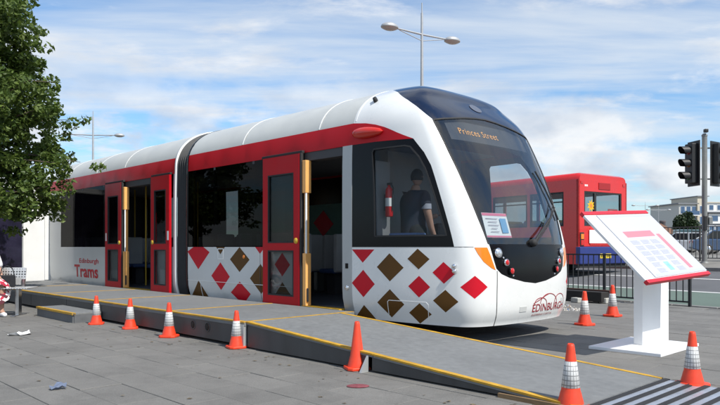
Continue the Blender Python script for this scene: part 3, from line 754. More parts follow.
# ------------------------------------------------------------------ driver and extinguisher
M_skin = mat('skin', (.42, .24, .17), .55, var=.06, vscale=15)
M_navy = mat('navy_cloth', (.025, .03, .05), .85, var=.2, vscale=20)
M_dark = mat('dark_cloth', (.010, .011, .014), .9, var=.2, vscale=20)
M_hair = mat('dark_hair', (.03, .022, .018), .7, var=.3, vscale=40)
def hand(parent, m, wrist, direction, palm_n, L=.18, curl=.5):
    d_ = Vector(direction).normalized(); pn = Vector(palm_n); pn = (pn-d_*pn.dot(d_)).normalized(); sd_ = d_.cross(pn)
    w = Vector(wrist); pts = [(*w, (.026, .02))]; ed = []
    k = w+d_*L*.5; pts.append((*(w+d_*L*.25), (.034, .016))); pts.append((*k, (.036, .014))); ed += [(0, 1), (1, 2)]
    for i, (off, ln) in enumerate(((-.028, .36), (-.0095, .42), (.0095, .39), (.028, .31))):
        b = k+sd_*off; j1 = b+d_*L*ln*.55+pn*L*.05*curl; j2 = j1+d_*L*ln*.40+pn*L*.16*curl
        n0 = len(pts); pts += [(*b, .009), (*j1, .0085), (*j2, .007)]; ed += [(2, n0), (n0, n0+1), (n0+1, n0+2)]
    n0 = len(pts); t0 = w+d_*L*.2-sd_*.03; t1 = t0+d_*L*.2-sd_*.03+pn*.012; t2 = t1+d_*L*.16-sd_*.006+pn*.015
    pts += [(*t0, .012), (*t1, .010), (*t2, .008)]; ed += [(1, n0), (n0, n0+1), (n0+1, n0+2)]
    return skin_obj('hand', pts, ed, m, parent)
def head(parent, pos, face, skin, hair, h=.235, long_hair=False):
    """head with brow, nose, chin and ears as one mesh, hair as a cap over it"""
    f_ = Vector(face).normalized(); up = Vector((0, 0, 1)); sd_ = up.cross(f_)
    mb = MB(); nu, nv = 24, 18; vs = []
    for i in range(nv+1):
        th = math.pi*i/nv; z = math.cos(th)
        for j in range(nu):
            q = 2*math.pi*j/nu; x = math.sin(th)*math.cos(q); y = math.sin(th)*math.sin(q)
            rx, ry = .098, .077
            if z < 0: rx *= 1+.10*z*(1 if x < 0 else -.3); ry *= 1+.28*z
            px = x*rx; py = y*ry; pz = z*h/2
            if x > 0 and abs(y) < .22 and -.35 < z < .05: px += .022*(1-abs(y)/.22)*(1-abs(z+.2)/.25 if abs(z+.2) < .25 else 0)
            if x > .5 and abs(abs(y)-.35) < .18 and abs(z-.05) < .13: px -= .007
            if x > .5 and -.62 < z < -.5: px += .004
            if abs(abs(y)-1) < .12 and -.25 < z < .18: py *= 1.10
            vs.append(Vector(pos)+f_*px+sd_*py+up*(pz+h/2))
    fs = [(i*nu+j, i*nu+(j+1) % nu, (i+1)*nu+(j+1) % nu, (i+1)*nu+j) for i in range(nv) for j in range(nu)]
    o = mb.add(vs, fs, True).build('head', skin, parent)
    hb = MB(); hv = []; lim = nv*(.62 if not long_hair else .80)
    for i in range(int(lim)+1):
        th = math.pi*i/nv
        for j in range(nu):
            q = 2*math.pi*j/nu; x = math.sin(th)*math.cos(q); y = math.sin(th)*math.sin(q); z = math.cos(th)
            front = max(0, x); k = 1.07+.02*math.sin(9*q+i)
            if front > .35 and z < .45: k = .90
            hv.append(Vector(pos)+f_*(x*.098*k-.004)+sd_*y*.079*k+up*(z*h/2*1.05+h/2))
    hb.add(hv, [(i*nu+j, i*nu+(j+1) % nu, (i+1)*nu+(j+1) % nu, (i+1)*nu+j) for i in range(int(lim)) for j in range(nu)], True).build('hair', hair, o)
    for sg in (-1, 1):
        c = Vector(pos)+f_*.083+sd_*.031*sg+up*(h*.53)
        MB().lathe([(.0001, .011), (.008, .008), (.011, 0), (.008, -.008), (.0001, -.011)], 10, Matrix.Translation(c)).build('eye', M_dark, o)
    return o
FLZ = .30
DP = (.46, .74)
drv = empty('person', TW(DP[0], DP[1], FLZ), ANG+R(70), 'person in dark polo shirt standing inside the tram cab', 'person')
def P_(x, y, z, r): return (x, y, z, r)
# standing, turned towards the far windscreen; local x towards the nose; local y to the far side
k_ = 1.0
body = [P_(0, 0, 1.02, (.15, .11)), P_(0, .0, 1.25, (.15, .115)), P_(.0, .0, 1.47, (.175, .12)), P_(.01, .0, 1.58, (.11, .085)), P_(.02, .0, 1.64, .066), P_(.03, 0, 1.71, .06),
        P_(.04, -.20, 1.53, .072), P_(.07, -.25, 1.30, .055), P_(.13, -.24, 1.10, .042), P_(.20, -.22, .96, .032),
        P_(.05, .20, 1.53, .072), P_(.18, .24, 1.32, .055), P_(.36, .18, 1.27, .04), P_(.46, .14, 1.30, .032),
        P_(.0, -.10, .93, .105), P_(.01, -.11, .52, .075), P_(-.01, -.12, .10, .05), P_(.10, -.13, .04, .04),
        P_(.0, .10, .93, .105), P_(.03, .11, .52, .075), P_(.03, .12, .10, .05), P_(.15, .13, .04, .04)]
bed = [(0, 1), (1, 2), (2, 3), (3, 4), (4, 5), (2, 6), (6, 7), (7, 8), (8, 9), (2, 10), (10, 11), (11, 12), (12, 13), (0, 14), (14, 15), (15, 16), (16, 17), (0, 18), (18, 19), (19, 20), (20, 21)]
skin_obj('body', body, bed, M_skin, drv, 2)
def inflate(ids, edges, m, name, parent, src, f=.04, sub=2, cut=None):
    mp = {i: k for k, i in enumerate(ids)}; pts = []
    for i in ids:
        x, y, z, r = src[i]; r = r if isinstance(r, tuple) else (r, r); pts.append((x, y, z, (r[0]+f, r[1]+f)))
    if cut:
        for i, (x, y, z, r) in cut.items(): pts[mp[i]] = (x, y, z, r)
    return skin_obj(name, pts, [(mp[a], mp[b]) for a, b in edges], m, parent, sub)
inflate([14, 0, 1, 2, 3, 4, 6, 7, 10, 11], [(0, 14), (0, 1), (1, 2), (2, 3), (3, 4), (2, 6), (6, 7), (2, 10), (10, 11)], M_navy, 'shirt', drv, body, f=.058, cut={14: (0, 0, .76, (.21, .17)), 4: (.018, 0, 1.63, (.078, .078)), 7: (.062, -.245, 1.36, (.085, .085)), 11: (.14, .23, 1.38, (.085, .085))})
inflate([0, 1, 14, 15, 16, 18, 19, 20], [(0, 1), (0, 14), (14, 15), (15, 16), (0, 18), (18, 19), (19, 20)], M_dark, 'trousers', drv, body, f=.03)
MB().lathe([(.068, 0), (.064, .07)], 14, Matrix.Translation((.058, -.235, 1.36))).build('sleeve_stripe', mat('sleeve_pale', (.35, .36, .42), .8), drv)
head(drv, (.045, 0, 1.685), (.7, .5, 0), M_skin, M_hair)
hand(drv, M_skin, (.20, -.22, .97), (.25, .05, -1), (.4, .9, 0)); hand(drv, M_skin, (.46, .14, 1.30), (1, -.2, .1), (0, 0, -1))
MB().box(.215, .285, -.235, -.205, .70, .86).build('sleeve_strap', M_dark, drv, .01)

ex = empty('fire_extinguisher', TW(.40, .30, 1.55), ANG, 'red fire extinguisher hanging inside the cab window', 'extinguisher')
MB().lathe([(.0001, 0), (.045, 0), (.052, .015), (.052, .33), (.045, .375), (.02, .40), (.02, .42), (.0001, .42)], 20).build('cylinder', mat('extinguisher_red', (.62, .01, .015), .3, coat=.3), ex)
MB().lathe([(.0535, .14), (.0535, .25)], 20).build('label_band', M_frame_w, ex)
BX('valve', M_rubber, ex, -.03, .05, -.012, .012, .42, .455, .004); TB('hose', M_rubber, ex, [(.04, 0, .44), (.075, 0, .38), (.066, 0, .2), (.062, 0, .08)], .010)
BX('wall_bracket', M_rubber, ex, -.06, -.036, -.03, .03, .08, .30)

# ------------------------------------------------------------------ boarding platform, ramp and step
plat = empty('boarding_platform', ORG, ANG, 'long grey boarding platform and ramp with yellow edges beside the tram', 'platform')
PN, PF, PZ = -1.83, -.10, .30
joints = [-11.25, -8.6, -6.2, -4.05, -1.62, .16]
for a, b in zip(joints, joints[1:]):
    dk = MB().box(a+.004, b-.004, PN, PF, PZ-.05, PZ).build('deck_panel', M_deck, plat, .004)
    BX('edge_strip', M_yellow, dk, a+.004, b-.004, PN-.004, PN+.055, PZ-.012, PZ+.004)
    BX('cross_strip', M_yellow, dk, b-.05, b-.005, PN+.06, PF-.01, PZ-.012, PZ+.003)
M_hole = mat('hole_ring', (.02, .018, .016), .8)
for a, b in zip([-11.25, -9.9, -8.3, -7.0, -5.2, -3.75, -2.9, -1.62, .10], [-9.9, -8.3, -7.0, -5.2, -3.75, -2.9, -1.62, .10]):
    fp = BX('fascia_panel', M_fascia, plat, a+.006, b-.006, PN+.006, PN+.026, .035, PZ-.03, .003)
    if -1.7 < a < -1.5:
        for x in (-.98, -.64):
            MB().lathe([(.062, 0), (.062, .004), (.046, .004), (.046, -.0)], 18, Matrix.Translation((x, PN+.006, .175)) @ Matrix.Rotation(R(90), 4, 'X')).build('hole_rim', M_fascia, fp)
            MB().lathe([(.0001, .0015), (.046, .0015), (.046, 0)], 18, Matrix.Translation((x, PN+.006, .175)) @ Matrix.Rotation(R(90), 4, 'X')).build('hand_hole', mat('rust_hole', (.02, .015, .012), .9, var=.3, vscale=30), fp)
for x in [-11, -9.9, -8.3, -7.0, -5.2, -3.75, -2.9, -1.62, .06]: BX('jack_leg', M_fascia, plat, x-.03, x+.03, PN+.10, PN+.16, 0.0, PZ-.05); BX('jack_leg', M_fascia, plat, x-.03, x+.03, PF-.16, PF-.10, 0.0, PZ-.05)
# ramp
RX0, RX1, RW0, RW1, RZ1 = .16, 4.20, -1.80, -.33, .035
def rz_(x): return PZ + (RZ1-PZ)*(x-RX0)/(RX1-RX0)
def slope(name, m, par, x0, x1, w0, w1, lo, hi, bev=0):
    v = [(x, w, rz_(x)+o) for o in (lo, hi) for w in (w0, w1) for x in (x0, x1)]
    return MB().add(v, [(0, 2, 3, 1), (4, 5, 7, 6), (0, 1, 5, 4), (2, 6, 7, 3), (0, 4, 6, 2), (1, 3, 7, 5)]).build(name, m, par, bev)
for x0, x1 in ((RX0, 2.18), (2.18, RX1)):
    dk = slope('ramp_panel', M_deck, plat, x0+.003, x1-.003, RW0, RW1, -.03, 0)
    slope('edge_strip', M_yellow, dk, x0+.003, x1-.003, RW0-.004, RW0+.055, -.012, .004); slope('edge_strip', M_yellow, dk, x0+.003, x1-.003, RW1-.05, RW1+.004, -.012, .004)
for x0, x1 in ((RX0, 2.10), (2.16, RX1)):
    for w in (RW0+.01, RW1-.03):
        v = [(x, y, z) for z in (0, 1) for y in (w, w+.02) for x in (x0, x1)]
        v = [(x, y, .015 if z == 0 else rz_(x)-.03) for x, y, z in v]
        MB().add(v, [(0, 2, 3, 1), (4, 5, 7, 6), (0, 1, 5, 4), (2, 6, 7, 3), (0, 4, 6, 2), (1, 3, 7, 5)]).build('fascia_panel', M_fascia, plat)
MB().box(.085, .15, PN-.004, PN+.04, .0, PZ-.03).build('corner_post', M_silver, plat, .004); 
fin = MB().add([(2.10, RW0-.002, 0), (2.10, RW0-.10, 0), (2.10, RW0-.002, .15), (2.125, RW0-.002, 0), (2.125, RW0-.10, 0), (2.125, RW0-.002, .15)], [(0, 1, 2), (3, 5, 4), (0, 3, 4, 1), (1, 4, 5, 2), (2, 5, 3, 0)]).build('gusset', M_silver, plat)
toe = MB().add([(x, w, z) for x, w, z in ((RX1, RW0, 0), (4.95, RW0, 0), (RX1, RW1, 0), (4.95, RW1, 0), (RX1, RW0, .030), (4.95, RW0, .006), (RX1, RW1, .030), (4.95, RW1, .006))],
      [(0, 2, 3, 1), (4, 5, 7, 6), (0, 1, 5, 4), (2, 6, 7, 3), (0, 4, 6, 2), (1, 3, 7, 5)]).build('toe_plate', M_plate, plat, label='bare metal toe plate with dark grip strips')
for i in range(7):
    x = RX1+.015+.105*i; z = .030-.024*(x-RX1)/.75
    MB().add([(x+a, w, z+o-.024*a/.75) for o in (-.003, .007) for w in (RW0+.003, RW1-.003) for a in (0, .042)], [(0, 2, 3, 1), (4, 5, 7, 6), (0, 1, 5, 4), (2, 6, 7, 3), (0, 4, 6, 2), (1, 3, 7, 5)]).build('grip_strip', M_rubber, toe)
BX('timber_wedge', mat('timber', (.22, .14, .07), .8, var=.3, vscale=12, stretch=(1, 8, 8)), plat, 3.55, 4.15, RW0-.03, RW0-.006, .0, .035)

stp = empty('step', ORG, ANG, 'low grey step with yellow front edge against the platform', 'step')
BX('tread', M_deck, stp, -5.30, -3.72, -2.28, PN-.012, .12, .15, .004); BX('nosing', M_yellow, stp, -5.30, -3.72, -2.284, -2.23, .122, .154)
BX('riser', mat('step_grey', (.11, .115, .12), .7, var=.2), stp, -5.28, -3.74, -2.272, -2.25, 0, .12); BX('end_board', M_silver if 0 else MATS['step_grey'], stp, -3.745, -3.722, -2.25, PN-.015, 0, .12); BX('end_board', MATS['step_grey'], stp, -5.298, -5.275, -2.25, PN-.015, 0, .12)

# ------------------------------------------------------------------ traffic cones
M_sleeve = bpy.data.materials.new('cone_sleeve'); M_sleeve.use_nodes = True
def sleeve_nodes():
    t = M_sleeve.node_tree; b = t.nodes['Principled BSDF']; b.inputs['Roughness'].default_value = .45
    tcn = t.nodes.new('ShaderNodeTexCoord'); sp = t.nodes.new('ShaderNodeSeparateXYZ'); t.links.new(tcn.outputs['Object'], sp.inputs[0])
    at = t.nodes.new('ShaderNodeMath'); at.operation = 'ARCTAN2'; t.links.new(sp.outputs[1], at.inputs[0]); t.links.new(sp.outputs[0], at.inputs[1])
    cb = t.nodes.new('ShaderNodeCombineXYZ'); t.links.new(at.outputs[0], cb.inputs[0]); t.links.new(sp.outputs[2], cb.inputs[1])
    mp = t.nodes.new('ShaderNodeMapping'); mp.inputs['Scale'].default_value = (2.55, 28, 1); t.links.new(cb.outputs[0], mp.inputs[0])
    br = t.nodes.new('ShaderNodeTexBrick'); br.offset = 0; br.inputs['Scale'].default_value = 1; br.inputs['Brick Width'].default_value = 1; br.inputs['Row Height'].default_value = 1
    br.inputs['Mortar Size'].default_value = .10; br.inputs['Color1'].default_value = (.66, .66, .65, 1); br.inputs['Color2'].default_value = (.56, .56, .55, 1); br.inputs['Mortar'].default_value = (.22, .22, .22, 1)
    t.links.new(mp.outputs[0], br.inputs[0]); t.links.new(br.outputs[0], b.inputs['Base Color'])
sleeve_nodes()
def base_poly(h, c): return [(-h, -h+c), (-h+c, -h), (h-c, -h), (h, -h+c), (h, h-c), (h-c, h), (-h+c, h), (-h, h-c)]
def make_cone(sleeved):
    t = empty('traffic_cone')
    bm = MB().prism(base_poly(.122, .04), 0, .032)
    for sx, sy in ((1, 1), (1, -1), (-1, 1), (-1, -1)): pass
    bm.build('base', M_cone, t, .008)
    MB().lathe([(.098, .030), (.092, .06), (.085, .085), (.078, .115), (.070, .14), (.030, .455), (.026, .478), (.020, .488), (.018, .47), (.0001, .46)] if True else [], 26).build('cone_body', M_cone, t)
    MB().lathe([(.078, .112), (.074, .125), (.066, .128)], 26).build('collar', M_cone, t)
    if sleeved: MB().lathe([(.0665, .158), (.070, .160), (.0445, .355), (.040, .357)], 26).build('reflective_sleeve', M_sleeve, t)
    return t
c_s = make_cone(True); c_p = make_cone(False)
def GP(x, y): Y = 660*EYE/(y-247); return Vector(((x-360)/660*Y, Y, 0))
cones = [(94, 325, .425, 'traffic cone beside the corner of the step, furthest left of the row'), (128, 329.5, .425, 'traffic cone second from the left, in the row along the platform'),
         (167, 338, .44, 'traffic cone in front of the black bellows between the two cars'), (235, 349, .425, 'traffic cone where the platform turns into the ramp, near two round holes'),
         (357, 371, .45, 'plain orange traffic cone without a white sleeve beside the ramp'), (575, 411, .46, 'traffic cone at the near bottom corner of the ramp'),
         (587, 326, .50, 'traffic cone standing just right of the tram nose'), (615, 317, .52, 'traffic cone behind the white post of the information board'), (698, 388, .45, 'traffic cone on the far side of the ribbed ramp end')]
used = {True: False, False: False}
for x, y, h, lb in cones:
    sl_ = 'plain' not in lb; proto = c_s if sl_ else c_p
    o = copy_tree(proto) if used[sl_] else proto; used[sl_] = True
    sc = h/.488; o.scale = (sc, sc, sc); p = GP(x, y); o.location = p + Vector((0, .10*sc, 0)); o.rotation_euler = (0, 0, random.uniform(-.6, .6) if x < 575 else random.uniform(.2, .9))
    tag(o, 'orange ' + lb if 'orange' not in lb else lb, 'traffic cone', 'orange traffic cones round the platform')

# ------------------------------------------------------------------ information board
M_bw = mat('board_white', (.80, .80, .80), .35, var=.02); M_bred = mat('board_red', (.60, .015, .03), .4, var=.05)
sgn = empty('information_board', (0, 0, 0), 0, 'slanted white information board with red edges on a white post', 'information board')
bc = TW(3.28, 1.50); bm = Matrix.Translation(bc) @ Matrix.Rotation(ANG, 4, 'Z')
MB().box(-.40, .40, -.55, .55, .0, .035, M=bm).build('base_plate', M_bw, sgn, .004)
YAW, TILT, ROLL, BWd, BHt = .655, .782, .045, 1.30, .95
e1 = Vector((math.cos(YAW)*math.cos(ROLL), math.sin(YAW)*math.cos(ROLL), math.sin(ROLL)))
bk = Vector((-math.sin(YAW), math.cos(YAW), 0)); u1 = bk*math.cos(TILT)+Vector((0, 0, 1))*math.sin(TILT); u1 = (u1-e1*u1.dot(e1)).normalized(); n1 = e1.cross(u1)
BM = Matrix(((e1.x, u1.x, n1.x, 3.136), (e1.y, u1.y, n1.y, 7.215), (e1.z, u1.z, n1.z, 1.184), (0, 0, 0, 1)))
pm = Matrix.Translation((3.40, 7.70, 0)) @ Matrix.Rotation(YAW, 4, 'Z')
MB().box(-.29, .29, -.055, .055, .035, 1.30, M=pm).build('post', M_bw, sgn, .004)
BM_ = BM
MB().box(-BWd/2, BWd/2, -BHt/2, BHt/2, -.028, 0, M=BM).build('panel', M_bw, sgn, .003)
MB().box(-BWd/2-.004, BWd/2+.004, -BHt/2-.045, -BHt/2-.001, -.035, .012, M=BM).build('edge_rail', M_bred, sgn, .006); MB().box(-BWd/2-.004, BWd/2+.004, BHt/2+.001, BHt/2+.05, -.035, .012, M=BM).build('edge_rail', M_bred, sgn, .006)
acr = MB().box(-BWd/2+.20, BWd/2-.01, -BHt/2+.01, BHt/2-.015, .001, .012, M=BM).build('print_sheet', mat('print_white', (.52, .53, .57), .18, coat=.3), sgn)
def pr(x0, x1, y0, y1, m, nm='print_block'): return MB().box(x0, x1, y0, y1, .0115, .0132, M=BM).build(nm, m, acr)
M_ppk = mat('print_pink', (.62, .20, .24), .4); M_pgr = mat('print_grey', (.38, .39, .45), .4, var=.12, vscale=90, stretch=(1, 1, 1)); M_pbl = mat('print_teal', (.25, .50, .60), .4, var=.2, vscale=30); M_pdk = mat('print_edge_grey', (.45, .47, .52), .4)
pr(-.27, .30, .10, .19, M_ppk, 'print_heading'); pr(.345, .42, -.40, .13, M_ppk, 'print_column'); pr(-.40, .60, -.455, -.425, M_pdk, 'print_footer'); pr(-.42, .61, .425, .44, M_pdk, 'print_footer')
for r_ in range(6):
    for c_ in range(3):
        if r_ >= 4 and c_ == 1: continue
        x = -.29+.20*c_; y = .05-.082*r_
        for q in range(4): pr(x, x+.15+random.uniform(-.02, .01), y-.016*q-.010, y-.016*q, M_pgr, 'print_line')
pr(-.06, .03, -.40, -.28, M_pbl, 'print_picture')

# ------------------------------------------------------------------ bench, seated person, display wall, litter
M_perf = bpy.data.materials.new('perforated_metal'); M_perf.use_nodes = True
def perf_nodes():
    t = M_perf.node_tree; b = t.nodes['Principled BSDF']; b.inputs['Metallic'].default_value = .6; b.inputs['Roughness'].default_value = .35
    tcn = t.nodes.new('ShaderNodeTexCoord'); vo = t.nodes.new('ShaderNodeTexVoronoi'); vo.inputs['Scale'].default_value = 22; vo.inputs['Randomness'].default_value = 0
    t.links.new(tcn.outputs['Object'], vo.inputs['Vector']); r = t.nodes.new('ShaderNodeMapRange'); r.inputs[1].default_value = .30; r.inputs[2].default_value = .36
    t.links.new(vo.outputs['Distance'], r.inputs[0]); x = t.nodes.new('ShaderNodeMix'); x.data_type = 'RGBA'; t.links.new(r.outputs[0], x.inputs[0])
    x.inputs[6].default_value = (.10, .10, .10, 1); x.inputs[7].default_value = (.66, .66, .65, 1); t.links.new(x.outputs[2], b.inputs['Base Color'])
perf_nodes()
bn = empty('bench', (-6.20, 11.05, 0), R(3), 'silver perforated metal bench beside the step', 'bench')
BX('seat', M_perf, bn, -.70, .70, -.22, .22, .455, .475, .008); 
sb = MB().box(-.70, .47, -.012, .012, 0, .30, M=Matrix.Translation((0, .25, .50)) @ Matrix.Rotation(R(-10), 4, 'X')).build('backrest', M_perf, bn, .006)
for x in (-.45, .47):
    BX('leg', M_steel, bn, x-.03, x+.03, -.06, .06, 0, .45, .006); BX('foot', M_steel, bn, x-.04, x+.04, -.22, .22, 0, .02, .004)
    BX('back_bracket', M_steel, bn, x-.05 if x > 0 else x, x if x > 0 else x+.05, .22, .262, .44, .60)
prs = empty('person', (-6.33, 11.08, .475), ANG+.15, 'seated person in white top and red patterned skirt on the metal bench', 'person')
M_wtop = mat('white_cloth', (.75, .75, .76), .85, var=.05); M_skirtp = mat('patterned_skirt', (.62, .42, .40), .85)
def pattern(m):
    t = m.node_tree; b = t.nodes['Principled BSDF']; tcn = t.nodes.new('ShaderNodeTexCoord'); vo = t.nodes.new('ShaderNodeTexVoronoi'); vo.inputs['Scale'].default_value = 18
    t.links.new(tcn.outputs['Object'], vo.inputs['Vector']); cr = t.nodes.new('ShaderNodeValToRGB'); cr.color_ramp.interpolation = 'CONSTANT'
    e = cr.color_ramp.elements; e[0].color = (.72, .68, .66, 1); e[1].position = .45; e[1].color = (.42, .02, .05, 1); k = e.new(.72); k.color = (.10, .02, .03, 1)
    sp = t.nodes.new('ShaderNodeSeparateColor'); t.links.new(vo.outputs['Color'], sp.inputs[0]); t.links.new(sp.outputs[0], cr.inputs[0]); t.links.new(cr.outputs[0], b.inputs['Base Color'])
pattern(M_skirtp)
sit = [P_(0, 0, .10, (.17, .13)), P_(-.02, 0, .30, (.15, .11)), P_(-.01, 0, .47, (.165, .11)), P_(.0, 0, .58, .075), P_(.02, 0, .66, .05), P_(.03, 0, .73, .05),
       P_(.0, -.19, .51, .065), P_(.05, -.23, .30, .05), P_(.20, -.20, .17, .04), P_(.28, -.14, .16, .03), P_(.0, .19, .51, .065), P_(.05, .23, .30, .05), P_(.20, .20, .17, .04), P_(.28, .14, .16, .03),
       P_(.10, -.09, .09, .095), P_(.44, -.10, .06, .065), P_(.46, -.10, -.38, .045), P_(.56, -.10, -.435, .034), P_(.10, .09, .09, .095), P_(.44, .11, .06, .065), P_(.40, .11, -.38, .045), P_(.50, .12, -.435, .034)]
skin_obj('body', sit, bed, M_skin, prs, 2)
inflate([0, 1, 2, 3, 6, 7, 10, 11], [(0, 1), (1, 2), (2, 3), (2, 6), (6, 7), (2, 10), (10, 11)], M_wtop, 'top', prs, sit)
skv = []; ns_ = 22
for x, hy, hz, cz in ((-.15, .19, .12, .12), (.05, .22, .13, .11), (.25, .22, .12, .08), (.42, .23, .11, .04), (.52, .22, .16, -.04), (.53, .20, .18, -.12)):
    for j in range(ns_): q = 2*math.pi*j/ns_; skv.append((x+.012*math.cos(5*q), math.cos(q)*hy, cz+math.sin(q)*hz*(1 if math.sin(q) > 0 else .8)+.01*math.cos(7*q)))
MB().add(skv, [(i*ns_+j, i*ns_+(j+1) % ns_, (i+1)*ns_+(j+1) % ns_, (i+1)*ns_+j) for i in range(5) for j in range(ns_)], True).build('skirt', M_skirtp, prs)
for y in (-.10, .115):
    x0 = .45 if y < 0 else .39
    skin_obj('shoe', [P_(x0, y, -.43, .045), P_(x0+.08, y, -.437, .044), P_(x0+.17, y, -.442, .036)], [(0, 1), (1, 2)], M_wtop, prs, 2)
head(prs, (.035, 0, .74), (1, 0, -.1), M_skin, mat('grey_hair', (.35, .33, .31), .7, var=.2, vscale=40), .225, True)
hand(prs, M_skin, (.28, -.14, .16), (.9, .4, -.1), (0, 0, -1)); hand(prs, M_skin, (.28, .14, .16), (.9, -.4, -.1), (0, 0, -1))
bag = empty('handbag', (-5.95, 11.13, .476), .5, 'small black handbag on the bench beside the seated person', 'bag')
MB().prism([(-.13, -.05), (.13, -.05), (.11, .05), (-.11, .05)], 0, .20).build('bag_body', M_dark, bag, .02); TB('bag_strap', M_dark, bag, [(-.11, 0, .19), (-.08, 0, .31), (0, 0, .36), (.08, 0, .31), (.11, 0, .19)], .008)

ks = empty('display_wall', TW(-11.35, 0), ANG, 'white display wall with dark posters closing the rear end of the tram', 'display wall')
M_kw = mat('wall_white', (.76, .76, .75), .5, var=.04, vscale=3); M_kd = mat('poster_purple', (.018, .016, .035), .25, var=.3, vscale=3, coat=.3)
BX('wall_panel', M_kw, ks, -.16, -.06, -3.4, .06, .0, 2.78, .01)
BX('corner_trim', M_kw, ks, -.059, -.03, -.10, .04, .30, 2.76, .01)
for a, b in ((-1.42, -.64), (-2.45, -1.56)): 
    pq = BX('poster_panel', M_kd, ks, -.058, -.045, a, b, .52, 2.62); 
    for y0, y1, z0, z1 in ((a-.03, a, .49, 2.65), (b, b+.03, .49, 2.65), (a, b, .49, .52), (a, b, 2.62, 2.65)): BX('poster_frame', M_silver, pq, -.059, -.035, y0, y1, z0, z1)

M_paper = mat('litter_paper', (.72, .72, .72), .9)
def litter(x, y, sx, sy, m, lb, seed):
    rnd = random.Random(seed); n = 5; vs = []
    for i in range(n):
        for j in range(n): vs.append(((i/(n-1)-.5)*sx+rnd.uniform(-.02, .02)*sx*3, (j/(n-1)-.5)*sy+rnd.uniform(-.02, .02)*sy*3, .006+rnd.random()**2*.05))
    o = MB().add(vs, [(i*n+j, (i+1)*n+j, (i+1)*n+j+1, i*n+j+1) for i in range(n-1) for j in range(n-1)]).build('litter', m); o.location = GP(x, y); o.rotation_euler = (0, 0, rnd.uniform(0, 1))
    return tag(o, lb, 'litter', 'scraps of litter on the pavement')
litter(20, 335, .26, .14, M_paper, 'crumpled white paper lying on the slabs left of the cones', 1)
litter(58, 389, .12, .07, mat('litter_blue', (.12, .15, .22), .8), 'small blue grey scrap on the slabs near the bottom left', 2)
litter(300, 355, .05, .05, M_paper, 'tiny white scrap against the foot of the ramp', 4)
db = MB(); rnd = random.Random(12)
for i in range(130):
    p = TW(rnd.uniform(-6, 4.5), rnd.choice((rnd.uniform(-4.6, -1.95), rnd.gauss(-2.05, .12)))); s_ = rnd.uniform(.006, .020); a = rnd.random()*6
    db.add([tuple(p+Vector((s_*math.cos(a+q*1.57)*(1.6 if q % 2 else 1), s_*math.sin(a+q*1.57), .003+rnd.random()*.006))) for q in range(4)], [(0, 1, 2), (0, 2, 3)])
tag(db.build('debris', mat('debris_brown', (.13, .10, .06), .9, var=.5, vscale=3)), 'small dry leaf scraps and grit scattered over the slabs', 'debris', kind='stuff')
rm = MB().lathe([(.0001, .003), (.09, .003), (.095, .0015)], 18).build('drain_cover', mat('cover_red', (.20, .05, .06), .8, var=.4, vscale=20)); rm.location = GP(358, 386); rm.scale = (1, .8, 1); tag(rm, 'small round reddish cover set in the slabs below the plain cone', 'cover')

# ------------------------------------------------------------------ railings
M_rail = mat('railing_black', (.022, .022, .024), .5, var=.2, vscale=10)
RA = math.atan2(RE.y, RE.x)
def railing(n, t0, t1, z, h, gap, lb, m, post_every=12, r=.010, base=.09):
    rt = empty('railing', RW(t0, n, z), RA, lb, 'railing'); L_ = t1-t0
    BX('top_rail', m, rt, 0, L_, -.022, .022, h-.03, h); BX('bottom_rail', m, rt, 0, L_, -.018, .018, base-.015, base+.015)
    k = int(L_/gap); bme = None
    for i in range(k+1):
        x = i*gap
        if i % post_every == 0: BX('post', m, rt, x-.024, x+.024, -.024, .024, 0, h+.01)
        else:
            if bme is None: bme = TB('bar', m, rt, [(0, 0, base), (0, 0, h-.02)], r, 6); bme.location.x = x
            else: c = bme.copy(); link(c); c.parent = rt; c.location.x = x
    return rt
railing(-.30, 0, 7.56, 0, 1.0, .135, 'black bar railing behind the information board and the tram nose', M_rail, 14, .011)
M_rail2 = mat('railing_grey', (.10, .10, .095), .6, var=.2)
railing(10.6, -9, 9.9, road_z(10.6)+.10, 1.22, .15, 'long grey railing along the far side of the road', M_rail2, 14, .014)

# ------------------------------------------------------------------ dark trough, concrete block, rubble beside the tram nose
tr = empty('steel_trough', GP(572, 300), RA, 'dark steel trough lying on the ground right of the tram nose', 'trough')
BX('trough_body', mat('trough_dark', (.018, .016, .015), .8, var=.3), tr, -.95, 1.9, .0, .30, .03, .23, .01); BX('top_edge', mat('trough_rust', (.07, .03, .02), .8, var=.3), tr, -.97, 1.92, -.03, .06, .23, .26, .005)
for x in (-.8, .4, 1.7): BX('bearer', M_fascia, tr, x-.05, x+.05, .02, .28, 0, .03)
cb = empty('concrete_block', GP(601, 303), RA+.2, 'pale concrete block behind the cone by the tram nose', 'block')
MB().prism([(-.16, -.09), (.16, -.09), (.14, .09), (-.15, .09)], 0, .11).build('block_body', mat('concrete', (.42, .41, .37), .9, var=.15, vscale=12, bump=.3, bscale=40), cb, .015)
cb2 = copy_tree(cb); cb2.location = GP(577, 302.5); cb2.rotation_euler.z = RA-.3; cb2.scale = (.8, .8, .9); cb2['label'] = 'pale concrete block half hidden behind the tram nose'
rb = MB(); rnd = random.Random(3)
for i in range(420):
    p = GP(rnd.uniform(560, 606), rnd.uniform(303.5, 311) - 0); s_ = rnd.uniform(.008, .028); a = rnd.random()*6
    if p.x > 4.1: continue
    rb.add([tuple(p+Vector((s_*math.cos(a+q*2.1), s_*math.sin(a+q*2.1), 0))) for q in range(3)]+[tuple(p+Vector((0, 0, s_*1.1)))], [(0, 1, 3), (1, 2, 3), (2, 0, 3)])
M_rub = mat('rubble_mix', (.42, .38, .32), .9)
